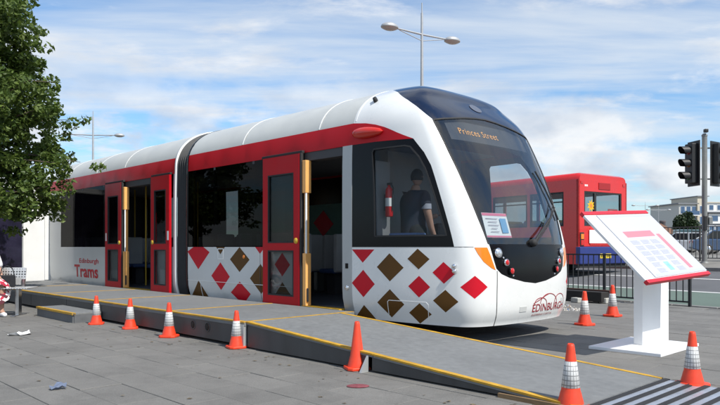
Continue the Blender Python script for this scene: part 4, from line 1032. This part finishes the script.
def rubble_nodes():
    t = M_rub.node_tree; b = t.nodes['Principled BSDF']; g_ = t.nodes.new('ShaderNodeNewGeometry'); n_ = t.nodes.new('ShaderNodeTexWhiteNoise'); cr = t.nodes.new('ShaderNodeValToRGB'); cr.color_ramp.interpolation = 'CONSTANT'
    t.links.new(g_.outputs['Random Per Island'], cr.inputs[0]); e = cr.color_ramp.elements; e[0].color = (.5, .47, .42, 1); e[1].position = .5; e[1].color = (.25, .22, .19, 1)
    for p, c in ((.7, (.75, .73, .7, 1)), (.88, (.35, .12, .05, 1)), (.94, (.12, .2, .35, 1))): k = e.new(p); k.color = c
    t.links.new(cr.outputs[0], b.inputs['Base Color'])
rubble_nodes()
ro = rb.build('rubble', M_rub); tag(ro, 'scattered pale rubble and litter beside the tram nose', 'rubble', kind='stuff')

# ------------------------------------------------------------------ bus
BANG = math.atan2(math.sin(R(34.3)), math.cos(R(34.3)))
bus = empty('bus', (6.83, 20.5, .19), BANG, 'red single-deck bus with blue bumper seen from its rear corner', 'bus')   # x across its back, y forward
M_bus = mat('bus_red', (.60, .014, .014), .28, var=.05, vscale=2, coat=.35); M_busblue = mat('bus_blue', (.02, .035, .17), .4, var=.1); M_bglass = glass('bus_glass', (.80, .83, .84), .6)
BW, BL_, BH = 2.5, 10.2, 3.30
rc = .22
def bus_sec(y, inset=0.0):
    pts = []
    for cx_, cz_, a0 in ((BW-rc, BH-rc, 0), (rc, BH-rc, 90)):
        for i in range(6): q = R(a0+18*i); pts.append((cx_+(rc-inset)*math.cos(q), y, cz_+(rc-inset)*math.sin(q)))
    return pts
roofm = MB(); s0 = bus_sec(.06, .05); s1 = bus_sec(.0, .0); s1 = bus_sec(.18); s2 = bus_sec(BL_); nn = len(s1)
roofm.add(s0+s1+s2, [(k*nn+i, k*nn+i+1, (k+1)*nn+i+1, (k+1)*nn+i) for k in (0, 1) for i in range(nn-1)], True).build('roof', M_bus, bus)
WZ0, WZ1 = 1.62, 2.72
def wall(name, rects, P, m=M_bus):
    mb = MB()
    for x0, x1, z0, z1 in rects: mb.box(*P(x0, x1, z0, z1))
    return mb.build(name, m, bus)
# back: frame round two rear lights of glass
back = lambda x0, x1, z0, z1: (x0, x1, .05, .13, z0, z1)
RX = [(.0, 2.5, .98, WZ0), (0, .28, WZ0, WZ1), (2.22, 2.5, WZ0, WZ1), (.0, 2.5, WZ1, BH-rc)]
bw_ = wall('rear_panel', RX, back); MB().prism([(p[0], p[2]) for p in bus_sec(0, .05)], -.13, -.055, Matrix.Rotation(R(90), 4, 'X')).build('rear_cap', M_bus, bus)
rw = BX('rear_window', M_bglass, bus, .28, 2.22, .085, .095, WZ0, WZ1)
ff = MB().box(.28, .34, .06, .12, WZ0, WZ1).box(2.16, 2.22, .06, .12, WZ0, WZ1).box(.34, 2.16, .06, .12, WZ0, WZ0+.05).box(.34, 2.16, .06, .12, WZ1-.05, WZ1).box(.80, .90, .06, .12, WZ0+.05, WZ1-.05); ff.build('frame', M_rubber, rw)
BX('inner_frame', M_int, bus, .9, 2.16, .35, .40, 1.9, 1.98); 
BX('rear_hatch', M_bus, bus, .55, 1.95, .03, .049, 1.02, 1.55, .01); BX('advert', mat('advert_white', (.72, .70, .70), .5, var=.04), bus, .50, 2.10, .02, .029, 1.08, 1.50)
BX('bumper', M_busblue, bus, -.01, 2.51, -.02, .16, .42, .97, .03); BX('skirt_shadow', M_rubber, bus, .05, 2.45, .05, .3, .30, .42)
BX('number_plate', mat('plate_yellow', (.65, .48, .02), .5), bus, .98, 1.55, -.028, -.021, .60, .75, 0)
for i in range(7): BX('plate_mark', M_rubber, bus, 1.02+.07*i+(.02 if i > 3 else 0), 1.06+.07*i+(.02 if i > 3 else 0), -.0305, -.0285, .63+.012*(i % 2), .72-.010*(i % 3))
for x in (.06, 2.24):
    l_ = BX('lamp_cluster', M_rubber, bus, x, x+.2, .035, .049, .99, 1.42, .01); BX('lamp', M_lred, l_, x+.03, x+.17, .02, .034, 1.02, 1.18); BX('lamp', M_orange, l_, x+.03, x+.17, .02, .034, 1.21, 1.37)
    BX('top_lamp', M_lred, bus, x+.04, x+.16, .035, .049, 2.95, 3.03)
BX('roof_vent', mat('vent_red', (.33, .012, .014), .5), bus, 1.0, 1.6, .03, .0495, 2.80, 3.02, .01)
for i in range(3): BX('fleet_mark', M_frame_w, bus, .30+.055*i, .34+.055*i, .046, .0495, 2.87, 2.93)
BX('red_notice', mat('notice_red', (.65, .05, .05), .5), bus, 1.62, 2.14, .14, .15, 1.98, 2.20); 
for z in (2.12, 2.04): BX('notice_line', M_frame_w, bus, 1.68, 2.08, .130, .138, z, z+.025)
# yellow flower sticker in the rear window
fl = [((.105 if i % 2 else .205)*math.cos(math.pi*i/9), (.105 if i % 2 else .205)*math.sin(math.pi*i/9)) for i in range(18)]
MB().prism(fl, 0, .004, Matrix.Translation((.66, .080, 2.27)) @ Matrix.Rotation(R(90), 4, 'X')).build('flower_sticker', mat('sticker_yellow', (.75, .42, .01), .5, var=.15, vscale=18), bus)
MB().prism([(a*.42, b*.42) for a, b in fl], 0, .003, Matrix.Translation((.66, .0745, 2.27)) @ Matrix.Rotation(R(90), 4, 'X')).build('sticker_centre', M_orange, bus)
# near side wall (x = 0) with windows
swins = [(.62, 2.0), (2.12, 3.7), (3.82, 5.4), (5.52, 7.1), (7.22, 9.6)]
sw = MB().box(0, .06, .05, BL_, .42, WZ0).box(0, .06, .05, BL_, WZ1, BH-rc)
ys = [.05] + [v for p in swins for v in p] + [BL_]
for a, b in zip(ys[::2], ys[1::2]): sw.box(0, .06, a, b, WZ0, WZ1)
sw.build('side_panel', M_bus, bus)
for a, b in swins:
    w_ = BX('side_window', M_bglass, bus, .025, .035, a, b, WZ0, WZ1); e = MB().box(.005, .055, a, a+.06, WZ0, WZ1).box(.005, .055, b-.06, b, WZ0, WZ1).box(.005, .055, a+.06, b-.06, WZ0, WZ0+.05).box(.005, .055, a+.06, b-.06, WZ1-.05, WZ1).box(.005, .055, a+.06, b-.06, 2.38, 2.42); e.build('frame', M_rubber, w_)
fw = MB().box(2.44, 2.5, .05, BL_, .42, WZ0).box(2.44, 2.5, .05, BL_, WZ1, BH-rc)
yf = [.05, .2]+ys[2:]
for a, b in zip(yf[::2], yf[1::2]): fw.box(2.44, 2.5, a, b, WZ0, WZ1)
fw.build('side_panel', M_bus, bus)
for a, b in zip(yf[1:-1:2], yf[2::2]): BX('side_window', M_bglass, bus, 2.465, 2.475, a, b, WZ0, WZ1)
BX('front_panel', M_bus, bus, 0.06, 2.44, BL_-.08, BL_, .42, WZ0); BX('floor', M_intdark, bus, .06, 2.44, .13, BL_-.08, .44, .80); BX('ceiling', M_int, bus, .06, 2.44, .13, BL_-.08, 3.0, 3.05)
mo = mat('bus_moquette', (.03, .06, .28), .9, var=.6, vscale=14)
for y in (.5, 1.4, 2.3, 3.2, 4.1, 5.0):
    for x in (.12, 1.45): s_ = BX('seat_back', mo, bus, x, x+.9, y, y+.10, .8, 1.82, .03); BX('headroll', mat('seat_yellow', (.55, .33, .03), .8, var=.4, vscale=30), s_, x+.05, x+.85, y-.005, y+.105, 1.76, 1.86, .02)
for y in (2.4, 7.6):
    for x in (.02, 2.22):
        w_ = MB().lathe([(.0001, -.0), (.25, 0), (.30, .03), (.48, .03), (.50, .08), (.50, .22), (.46, .26), (.0001, .26)], 28, Matrix.Translation((x, y, .50)) @ Matrix.Rotation(R(90), 4, 'Y')).build('wheel', M_rubber, bus)
        MB().lathe([(.0001, -.012), (.10, -.012), (.22, .012), (.24, .02)], 20, Matrix.Translation((x, y, .50)) @ Matrix.Rotation(R(90), 4, 'Y')).build('rim', M_steel, w_)

# ------------------------------------------------------------------ lamp posts
M_pole = mat('lamp_pole_grey', (.40, .41, .42), .5, metal=.3, var=.06)
def lamp_post(loc, rz, h, arm, arm_l, r, lb, hs=1.0, grp='double-arm lamp posts'):
    t = empty('street_lamp', loc, rz, lb, 'street lamp', grp)
    MB().tube([(0, 0, 0), (0, 0, h*.3), (0, 0, h)], [r*1.5, r*1.2, r*.6], 12).build('pole', M_pole, t)
    MB().lathe([(r*2.2, 0), (r*2.2, .9), (r*1.5, 1.0)], 14).build('pole_base', M_pole, t)
    TB('finial', M_pole, t, [(0, 0, h), (0, 0, h+.45)], r*.3, 6)
    for sg in (-1, 1):
        a = TB('arm', M_pole, t, [(0, 0, arm), (sg*arm_l*.5, 0, arm+.015), (sg*arm_l, 0, arm+.03)], [r*.55, r*.5, r*.45], 8)
        TB('arm_stay', M_pole, a, [(0, 0, arm-.28), (sg*arm_l*.85, 0, arm-.02)], r*.22, 6)
        M_ = Matrix.Translation((sg*(arm_l+.30*hs), 0, arm)) @ Matrix.Diagonal((1.35*hs, hs, hs, 1))
        hd = MB().lathe([(.30, -.02), (.31, .02), (.27, .10), (.17, .17), (.0001, .20)], 22, M_).build('lamp_head', M_pole, t)
        MB().lathe([(.0001, -.13), (.15, -.11), (.25, -.06), (.29, -.015)], 22, M_).build('lamp_bowl', mat('lamp_bowl', (.45, .42, .38), .3), hd)
    return t
lamp_post((2.74, 29.2, .3), math.atan2(.97, 1.5), 11.2, 10.25, 1.45, .085, 'grey double-headed lamp post rising behind the tram dome')
lamp_post((-21.6, 53.4, .3), R(8), 11.4, 9.9, 1.75, .095, 'grey double-headed lamp post behind the rear car roof')
lamp_post((57.5, 133, .6), R(5), 9.2, 8.9, 2.2, .07, 'distant slim lamp post left of the brick chimney, further left one', 1.0, 'distant lamp posts')
lamp_post((61.5, 136, .6), R(5), 8.6, 8.2, 2.0, .07, 'distant slim lamp post nearest the brick chimney', 1.0, 'distant lamp posts')

# ------------------------------------------------------------------ traffic lights
tl_loc = Vector((.5220*22.4, 22.4, .56))
tl = empty('traffic_light', tl_loc, 0, 'grey traffic light pole with two black signal heads', 'traffic light')
M_tlp = mat('signal_pole', (.20, .205, .20), .55, metal=.2, var=.1); M_tlb = mat('signal_black', (.012, .012, .013), .5)
MB().tube([(0, 0, 0), (0, 0, 4.35)], .085, 14).build('pole', M_tlp, tl); MB().lathe([(.14, 0), (.14, .06), (.09, .10)], 14).build('pole_base', M_tlp, tl)
MB().lathe([(.095, 4.35), (.095, 4.39), (.05, 4.44), (.0001, 4.45)], 14).build('pole_cap', M_tlp, tl); BX('detector', M_tlb, tl, -.06, .06, -.16, -.02, 4.46, 4.58, .02)
BX('control_box', M_tlb, tl, -.10, .02, -.16, -.075, 1.15, 1.65, .02); BX('control_plate', M_tlp, tl, .10, .22, -.12, .0, 1.35, 1.60, .01)
def signal_head(x, face, zc):
    hd = MB().box(-.19, .19, -.10, .10, -.67, .67, M=Matrix.Translation((x, 0, zc)) @ Matrix.Rotation(face, 4, 'Z')).build('signal_head', M_tlb, tl, .02)
    B_ = Matrix.Translation((x, 0, zc)) @ Matrix.Rotation(face, 4, 'Z')
    MB().box(-.30, .30, -.02, .005, -.76, .76, M=B_ @ Matrix.Translation((0, .115, 0))).build('backing_board', M_tlb, hd)
    MB().box(-.305, .305, .006, .012, -.765, .765, M=B_ @ Matrix.Translation((0, .115, 0))).build('board_border', M_frame_w, hd)
    for k, c in enumerate(((.12, .006, .005), (.12, .05, .004), (.005, .08, .03))):
        z = .43-.43*k
        MB().lathe([(.0001, .02), (.10, .015), (.135, 0)], 18, B_ @ Matrix.Translation((0, -.10, z)) @ Matrix.Rotation(R(90), 4, 'X')).build('lens', mat('lens%d' % k, c, .2), hd)
        vs = []; m_ = 15
        for d_ in (0, 1):
            for i in range(m_): q = R(-35+250*i/(m_-1)); rr = .155 if d_ == 0 else .145; vs.append((rr*math.cos(q), -.10-(.0 if d_ == 0 else .26+.08*math.sin(q)), z+rr*math.sin(q)))
        MB().add(vs, [(i, i+1, m_+i+1, m_+i) for i in range(m_-1)], True, B_).build('visor', M_tlb, hd)
    BX('bracket', M_tlp, hd, min(x, 0)+.02, max(x, 0)-.02, -.02, .02, zc+.50, zc+.55); BX('bracket', M_tlp, hd, min(x, 0)+.02, max(x, 0)-.02, -.02, .02, zc-.55, zc-.50)
signal_head(-.46, R(-80), 3.42); signal_head(.47, R(35), 3.42)

# ------------------------------------------------------------------ far side: cars, hedge, trees, buildings
def car(loc, rz, col, nm, lb, van=False):
    t = empty('parked_car', loc, rz, lb, 'car', 'cars parked beyond the far railing')
    m = mat(nm, col, .3, coat=.5, var=.05); L_, Wc = 4.2, 1.72
    low = [(-2.1, .30), (-2.08, .72), (-1.35, .86), (1.55, .92), (2.05, .86), (2.1, .35), (1.75, .24), (-1.8, .24)]
    MB().prism([(x, z) for x, z in low], -Wc/2, Wc/2, Matrix.Rotation(R(90), 4, 'X')).build('body', m, t, .06)
    top = [(-1.30, .85), (-.55, 1.40), (.95, 1.44), (1.75, .90)] if not van else [(-1.5, .85), (-1.1, 1.80), (2.0, 1.86), (2.06, .88)]
    MB().prism(top, -Wc/2+.10, Wc/2-.10, Matrix.Rotation(R(90), 4, 'X')).build('cabin', m, t, .05)
    gm = mat('car_glass', (.02, .025, .03), .08)
    zt = 1.36 if not van else 1.7
    for sg in (-1, 1):
        y = sg*(Wc/2-.098)
        for x0, x1, x2, x3 in ((-1.08, .12, .12, -.52), (.20, 1.45, 1.0, .20)): MB().add([(x0, y, .92), (x1, y, .94), (x2, y, zt), (x3, y, zt)], [(0, 1, 2, 3)]).build('side_window', gm, t)
    MB().add([(-1.32, -.65, .90), (-1.32, .65, .90), (-.60 if not van else -1.12, .60, zt), (-.60 if not van else -1.12, -.60, zt)], [(0, 1, 2, 3)]).build('windscreen', gm, t).location.x = -.012
    MB().add([(1.74, -.65, .94), (1.74, .65, .94), (1.02 if not van else 2.0, .60, zt), (1.02 if not van else 2.0, -.60, zt)], [(0, 1, 2, 3)]).build('rear_window', gm, t).location.x = .035
    for x in (-1.3, 1.3):
        for sg in (-1, 1):
            w_ = MB().lathe([(.0001, -.1), (.28, -.1), (.31, -.06), (.31, .06), (.28, .1), (.0001, .1)], 20, Matrix.Translation((x, sg*(Wc/2-.08), .31)) @ Matrix.Rotation(R(90), 4, 'X')).build('wheel', M_rubber, t)
            MB().lathe([(.0001, .105*-sg), (.18, .105*-sg), (.19, .09*-sg)], 16, Matrix.Translation((x, sg*(Wc/2-.08), .31)) @ Matrix.Rotation(R(90), 4, 'X')).build('rim', M_steel, w_)
    for sg in (-1, 1): BX('headlight', M_lclear, t, -2.09, -2.06, sg*.62-.16, sg*.62+.16, .60, .72, .01); BX('tail_light', M_lred, t, 2.04, 2.085, sg*.66-.12, sg*.66+.12, .66, .82, .01)
    return t
gz = road_z(99)+.10
car((21.6, 38.5, gz), R(160), (.05, .09, .17), 'car_blue', 'blue parked car behind the far railing at the right edge')
car((22.4, 44.5, gz), R(150), (.45, .47, .50), 'car_silver', 'silver parked car glimpsed between the traffic light pole and far railing')
car((27.5, 53, gz), R(172), (.03, .08, .10), 'car_teal', 'dark teal parked car furthest back beyond the railing', True)
car((24.5, 52, gz), R(175), (.05, .07, .09), 'car_slate', 'slate grey parked car behind the slanted board edge')
M_leaf2 = mat('hedge_leaf', (.035, .065, .018), .8, var=.4, vscale=1.5)
def leaf_cloud(rnd, blobs, count, size, out=None):
    vs = []; fs = []
    tot = sum(b[3]*b[4] for b in blobs)
    for (cx_, cy_, cz_, rx, rz) in blobs:
        for _ in range(int(count*rx*rz/tot)):
            while True:
                p = Vector((rnd.uniform(-1, 1), rnd.uniform(-1, 1), rnd.uniform(-1, 1)))
                if .25 < p.length < 1: break
            c = Vector((cx_+p.x*rx, cy_+p.y*rx, cz_+p.z*rz)); s_ = size*rnd.uniform(.6, 1.3)
            n_ = (Vector((rnd.gauss(0, 1), rnd.gauss(0, 1), rnd.gauss(.6, 1)))+p*.8).normalized(); a_ = n_.orthogonal().normalized(); b_ = n_.cross(a_); q = rnd.random()*6.28
            u = a_*math.cos(q)+b_*math.sin(q); w_ = n_.cross(u); k = len(vs)
            vs += [c-u*s_, c+w_*s_*.55-n_*s_*.15, c+u*s_, c-w_*s_*.55-n_*s_*.15]; fs += [(k, k+1, k+2), (k, k+2, k+3)]
    return vs, fs
def leafmat(name, c1, c2, trans=.25):
    m = bpy.data.materials.new(name); m.use_nodes = True; t = m.node_tree; b = t.nodes['Principled BSDF']; b.inputs['Roughness'].default_value = .55
    g_ = t.nodes.new('ShaderNodeNewGeometry'); x = t.nodes.new('ShaderNodeMix'); x.data_type = 'RGBA'; t.links.new(g_.outputs['Random Per Island'], x.inputs[0])
    x.inputs[6].default_value = (*c1, 1); x.inputs[7].default_value = (*c2, 1); t.links.new(x.outputs[2], b.inputs['Base Color'])
    o = t.nodes['Material Output']; tl_ = t.nodes.new('ShaderNodeBsdfTranslucent'); t.links.new(x.outputs[2], tl_.inputs[0]); mx = t.nodes.new('ShaderNodeMixShader'); mx.inputs[0].default_value = trans
    t.links.new(b.outputs[0], mx.inputs[1]); t.links.new(tl_.outputs[0], mx.inputs[2]); t.links.new(mx.outputs[0], o.inputs[0]); return m
M_leafA = leafmat('leaf_green', (.045, .085, .014), (.13, .185, .030), .35); M_leafB = leafmat('leaf_dark', (.014, .034, .012), (.035, .060, .018), .15); M_leafC = leafmat('hedge_green', (.04, .075, .015), (.08, .13, .03), .2)
M_bark = mat('bark', (.09, .07, .05), .9, var=.3, vscale=14, bump=.4, bscale=25, stretch=(1, 1, .3))
def far_tree(loc, r, h, m, lb, seed, n=5000, size=.28):
    t = empty('tree', loc, 0, lb, 'tree'); rnd = random.Random(seed)
    MB().tube([(0, 0, 0), (.05, 0, h*.35), (0, 0, h*.6)], [r*.09, r*.07, r*.03], 10).build('trunk', M_bark, t)
    bl_ = [(rnd.uniform(-.55, .55)*r, rnd.uniform(-.5, .5)*r, h*rnd.uniform(.42, .80), r*rnd.uniform(.32, .52), h*rnd.uniform(.14, .24)) for _ in range(13)]
    v_, f_ = leaf_cloud(rnd, bl_, n, size); MB().add(v_, f_).build('crown', m, t); return t
far_tree((53.8, 110, gz), 2.35, 6.4, M_leafB, 'round dark tree in front of the distant flats', 5, 7000, .24)
far_tree((57.0, 112, gz), 1.6, 4.6, M_leafB, 'smaller dark tree close right of the round tree', 8, 3000, .22)
hv, hf = leaf_cloud(random.Random(9), [(36+1.1*i, 78, gz+.55, 1.0, .75) for i in range(16)], 6000, .16)
hg = MB().add(hv, hf).build('hedge', M_leafC); tag(hg, 'low green hedge far behind the railing, below the round tree', 'hedge')
hs = empty('house', (55.5, 125, gz), R(15), 'low house with brown roof beside the chimney', 'house')
MB().box(-3, 3.2, -3, 3, 0, 3.0).build('wall', mat('brick_far', (.22, .14, .09), .9, var=.2), hs)
MB().add([(-3.3, -3.3, 2.9), (3.5, -3.3, 2.9), (3.5, 3.3, 2.9), (-3.3, 3.3, 2.9), (-1.6, 0, 4.9), (1.8, 0, 4.9)], [(0, 1, 5, 4), (2, 3, 4, 5), (1, 2, 5), (3, 0, 4)]).build('roof', mat('roof_brown', (.15, .075, .045), .85, var=.2), hs)
for x in (-1.8, .2, 1.9): f_ = BX('window', M_frame_w, hs, x-.5, x+.5, -3.04, -2.99, 1.1, 2.2); BX('pane', gm_ if 0 else mat('car_glass', (.02, .025, .03), .08), f_, x-.42, x+.42, -3.06, -3.041, 1.18, 2.12)
ch = empty('chimney', (61.9, 135, gz), 0, 'tall slim dark brick chimney on the skyline', 'chimney')
MB().lathe([(.75, 0), (.55, 5.4), (.62, 5.5), (.62, 5.8), (.5, 5.85)], 16).build('stack', mat('chimney_brick', (.10, .085, .09), .9, var=.15), ch); MB().lathe([(1.0, 0), (1.0, .6), (.76, .7)], 16).build('plinth', mat('chimney_brick', (.1, .085, .09), .9), ch)

fb = empty('apartment_block', (72.5, 150, gz), R(6), 'pale modern apartment block with blue glazing on the skyline', 'building')
M_fw = mat('flats_render', (.50, .50, .47), .8, var=.05); M_fc = mat('flats_cream', (.52, .47, .38), .8, var=.05); M_fg = mat('flats_glass', (.05, .10, .19), .15, coat=.3); M_fgr = mat('flats_grey', (.20, .21, .23), .7); M_fwh = mat('flats_white', (.72, .72, .71), .7)
def vol(nm, m, x0, x1, y0, y1, z0, z1): return BX(nm, m, fb, x0, x1, y0, y1, z0, z1)
vol('wall', M_fw, 0, 4.2, 0, 12, 0, 10.2); vol('stair_tower', M_fc, 4.2, 6.6, -.4, 10, 0, 11.9); vol('wall', M_fgr, 6.6, 20, .6, 12, 0, 8.3); vol('penthouse', M_fwh, 7.2, 20, 1.2, 11, 8.55, 10.6)
vol('roof', M_fgr, -.4, 4.6, -.4, 12.3, 10.2, 10.45); vol('roof', M_fgr, 4.0, 6.9, -.7, 10.3, 11.9, 12.1); vol('eaves', M_fgr, 6.4, 20.4, -.3, 12.3, 8.3, 8.54); vol('roof', M_fc, 6.9, 20.3, .9, 11.3, 10.6, 10.8); vol('wall_band', M_fwh, 7.4, 20.2, .3, .59, 5.8, 8.1)
def win(x0, x1, z0, z1, y, m=M_fg):
    w_ = BX('window', M_fwh, fb, x0, x1, y-.06, y-.005, z0, z1); BX('pane', m, w_, x0+.10, x1-.10, y-.09, y-.061, z0+.10, z1-.10)
for k in range(4):
    z = .7+2.42*k
    for x in (.3, 1.7, 3.0): win(x, x+1.15, z, z+1.8, 0)
    win(4.7, 6.1, z, z+1.9, -.4)
    if k > 0:
        b_ = BX('balcony', M_fwh, fb, .2, 4.3, -1.1, -.1, z-.42, z-.25); BX('balcony_rail', M_fg, b_, .2, 4.3, -1.1, -1.04, z-.25, z+.65)
for k in range(2):
    for i in range(8): win(7.6+1.6*i, 9.0+1.6*i, .5+2.6*k, 2.8+2.6*k, .6)
for i in range(6): win(8.0+2.0*i, 9.2+2.0*i, 8.9, 10.2, 1.2)
for i in range(5): win(8.0+2.4*i, 9.7+2.4*i, 6.3, 7.7, .3)

# ------------------------------------------------------------------ the near tree at the left
tree = empty('tree', (-7.55, 13.0, 0), 0, 'leafy green tree at the left edge in front of the display wall', 'tree')
rnd = random.Random(21)
MB().tube([(0, 0, 0), (.03, .02, 1.0), (-.02, .0, 2.0), (.04, .03, 3.2), (.0, .0, 4.6), (.05, 0, 5.3)], [.12, .09, .08, .065, .035, .012], 12).build('trunk', M_bark, tree)
# limbs, with leaf sprays along them
lim = MB(); sprays = []
for i in range(60):
    z0 = rnd.uniform(1.3, 4.9); az = rnd.uniform(0, 2*math.pi); k = max(0, (z0-1.5)/3.4)
    ln = (1.62-.95*k)*rnd.uniform(.75, 1.05)*(1.0 if k > .12 else .8)
    up = rnd.uniform(.05, .55)+.35*k
    d_ = Vector((math.cos(az), math.sin(az), up)).normalized(); p0 = Vector((.02, .02, z0-.1)); p1 = p0+d_*ln*.5+Vector((0, 0, .04)); p2 = p0+d_*ln+Vector((0, 0, -.10*ln))
    lim.tube([p0, p1, p2], [.022, .013, .004], 6)
    for _ in range(9):
        f_ = rnd.uniform(.25, 1.05); c = p0.lerp(p2, f_)+Vector((rnd.gauss(0, .13), rnd.gauss(0, .13), rnd.gauss(-.02, .12))); sprays.append((c.x, c.y, c.z, rnd.uniform(.09, .19), rnd.uniform(.07, .15)))
lim.build('limb', M_bark, tree)
for _ in range(130):
    q = rnd.uniform(0, 6.28); k = rnd.random(); r_ = (1.35-.75*k)*math.sqrt(rnd.random())*.85; sprays.append((r_*math.cos(q), r_*math.sin(q), 1.35+3.7*k, rnd.uniform(.12, .24), rnd.uniform(.10, .2)))
lv, lf = leaf_cloud(rnd, sprays, 42000, .043)
MB().add(lv, lf).build('crown', M_leafA, tree)
tree.scale = (1.38, 1.38, 1.30)
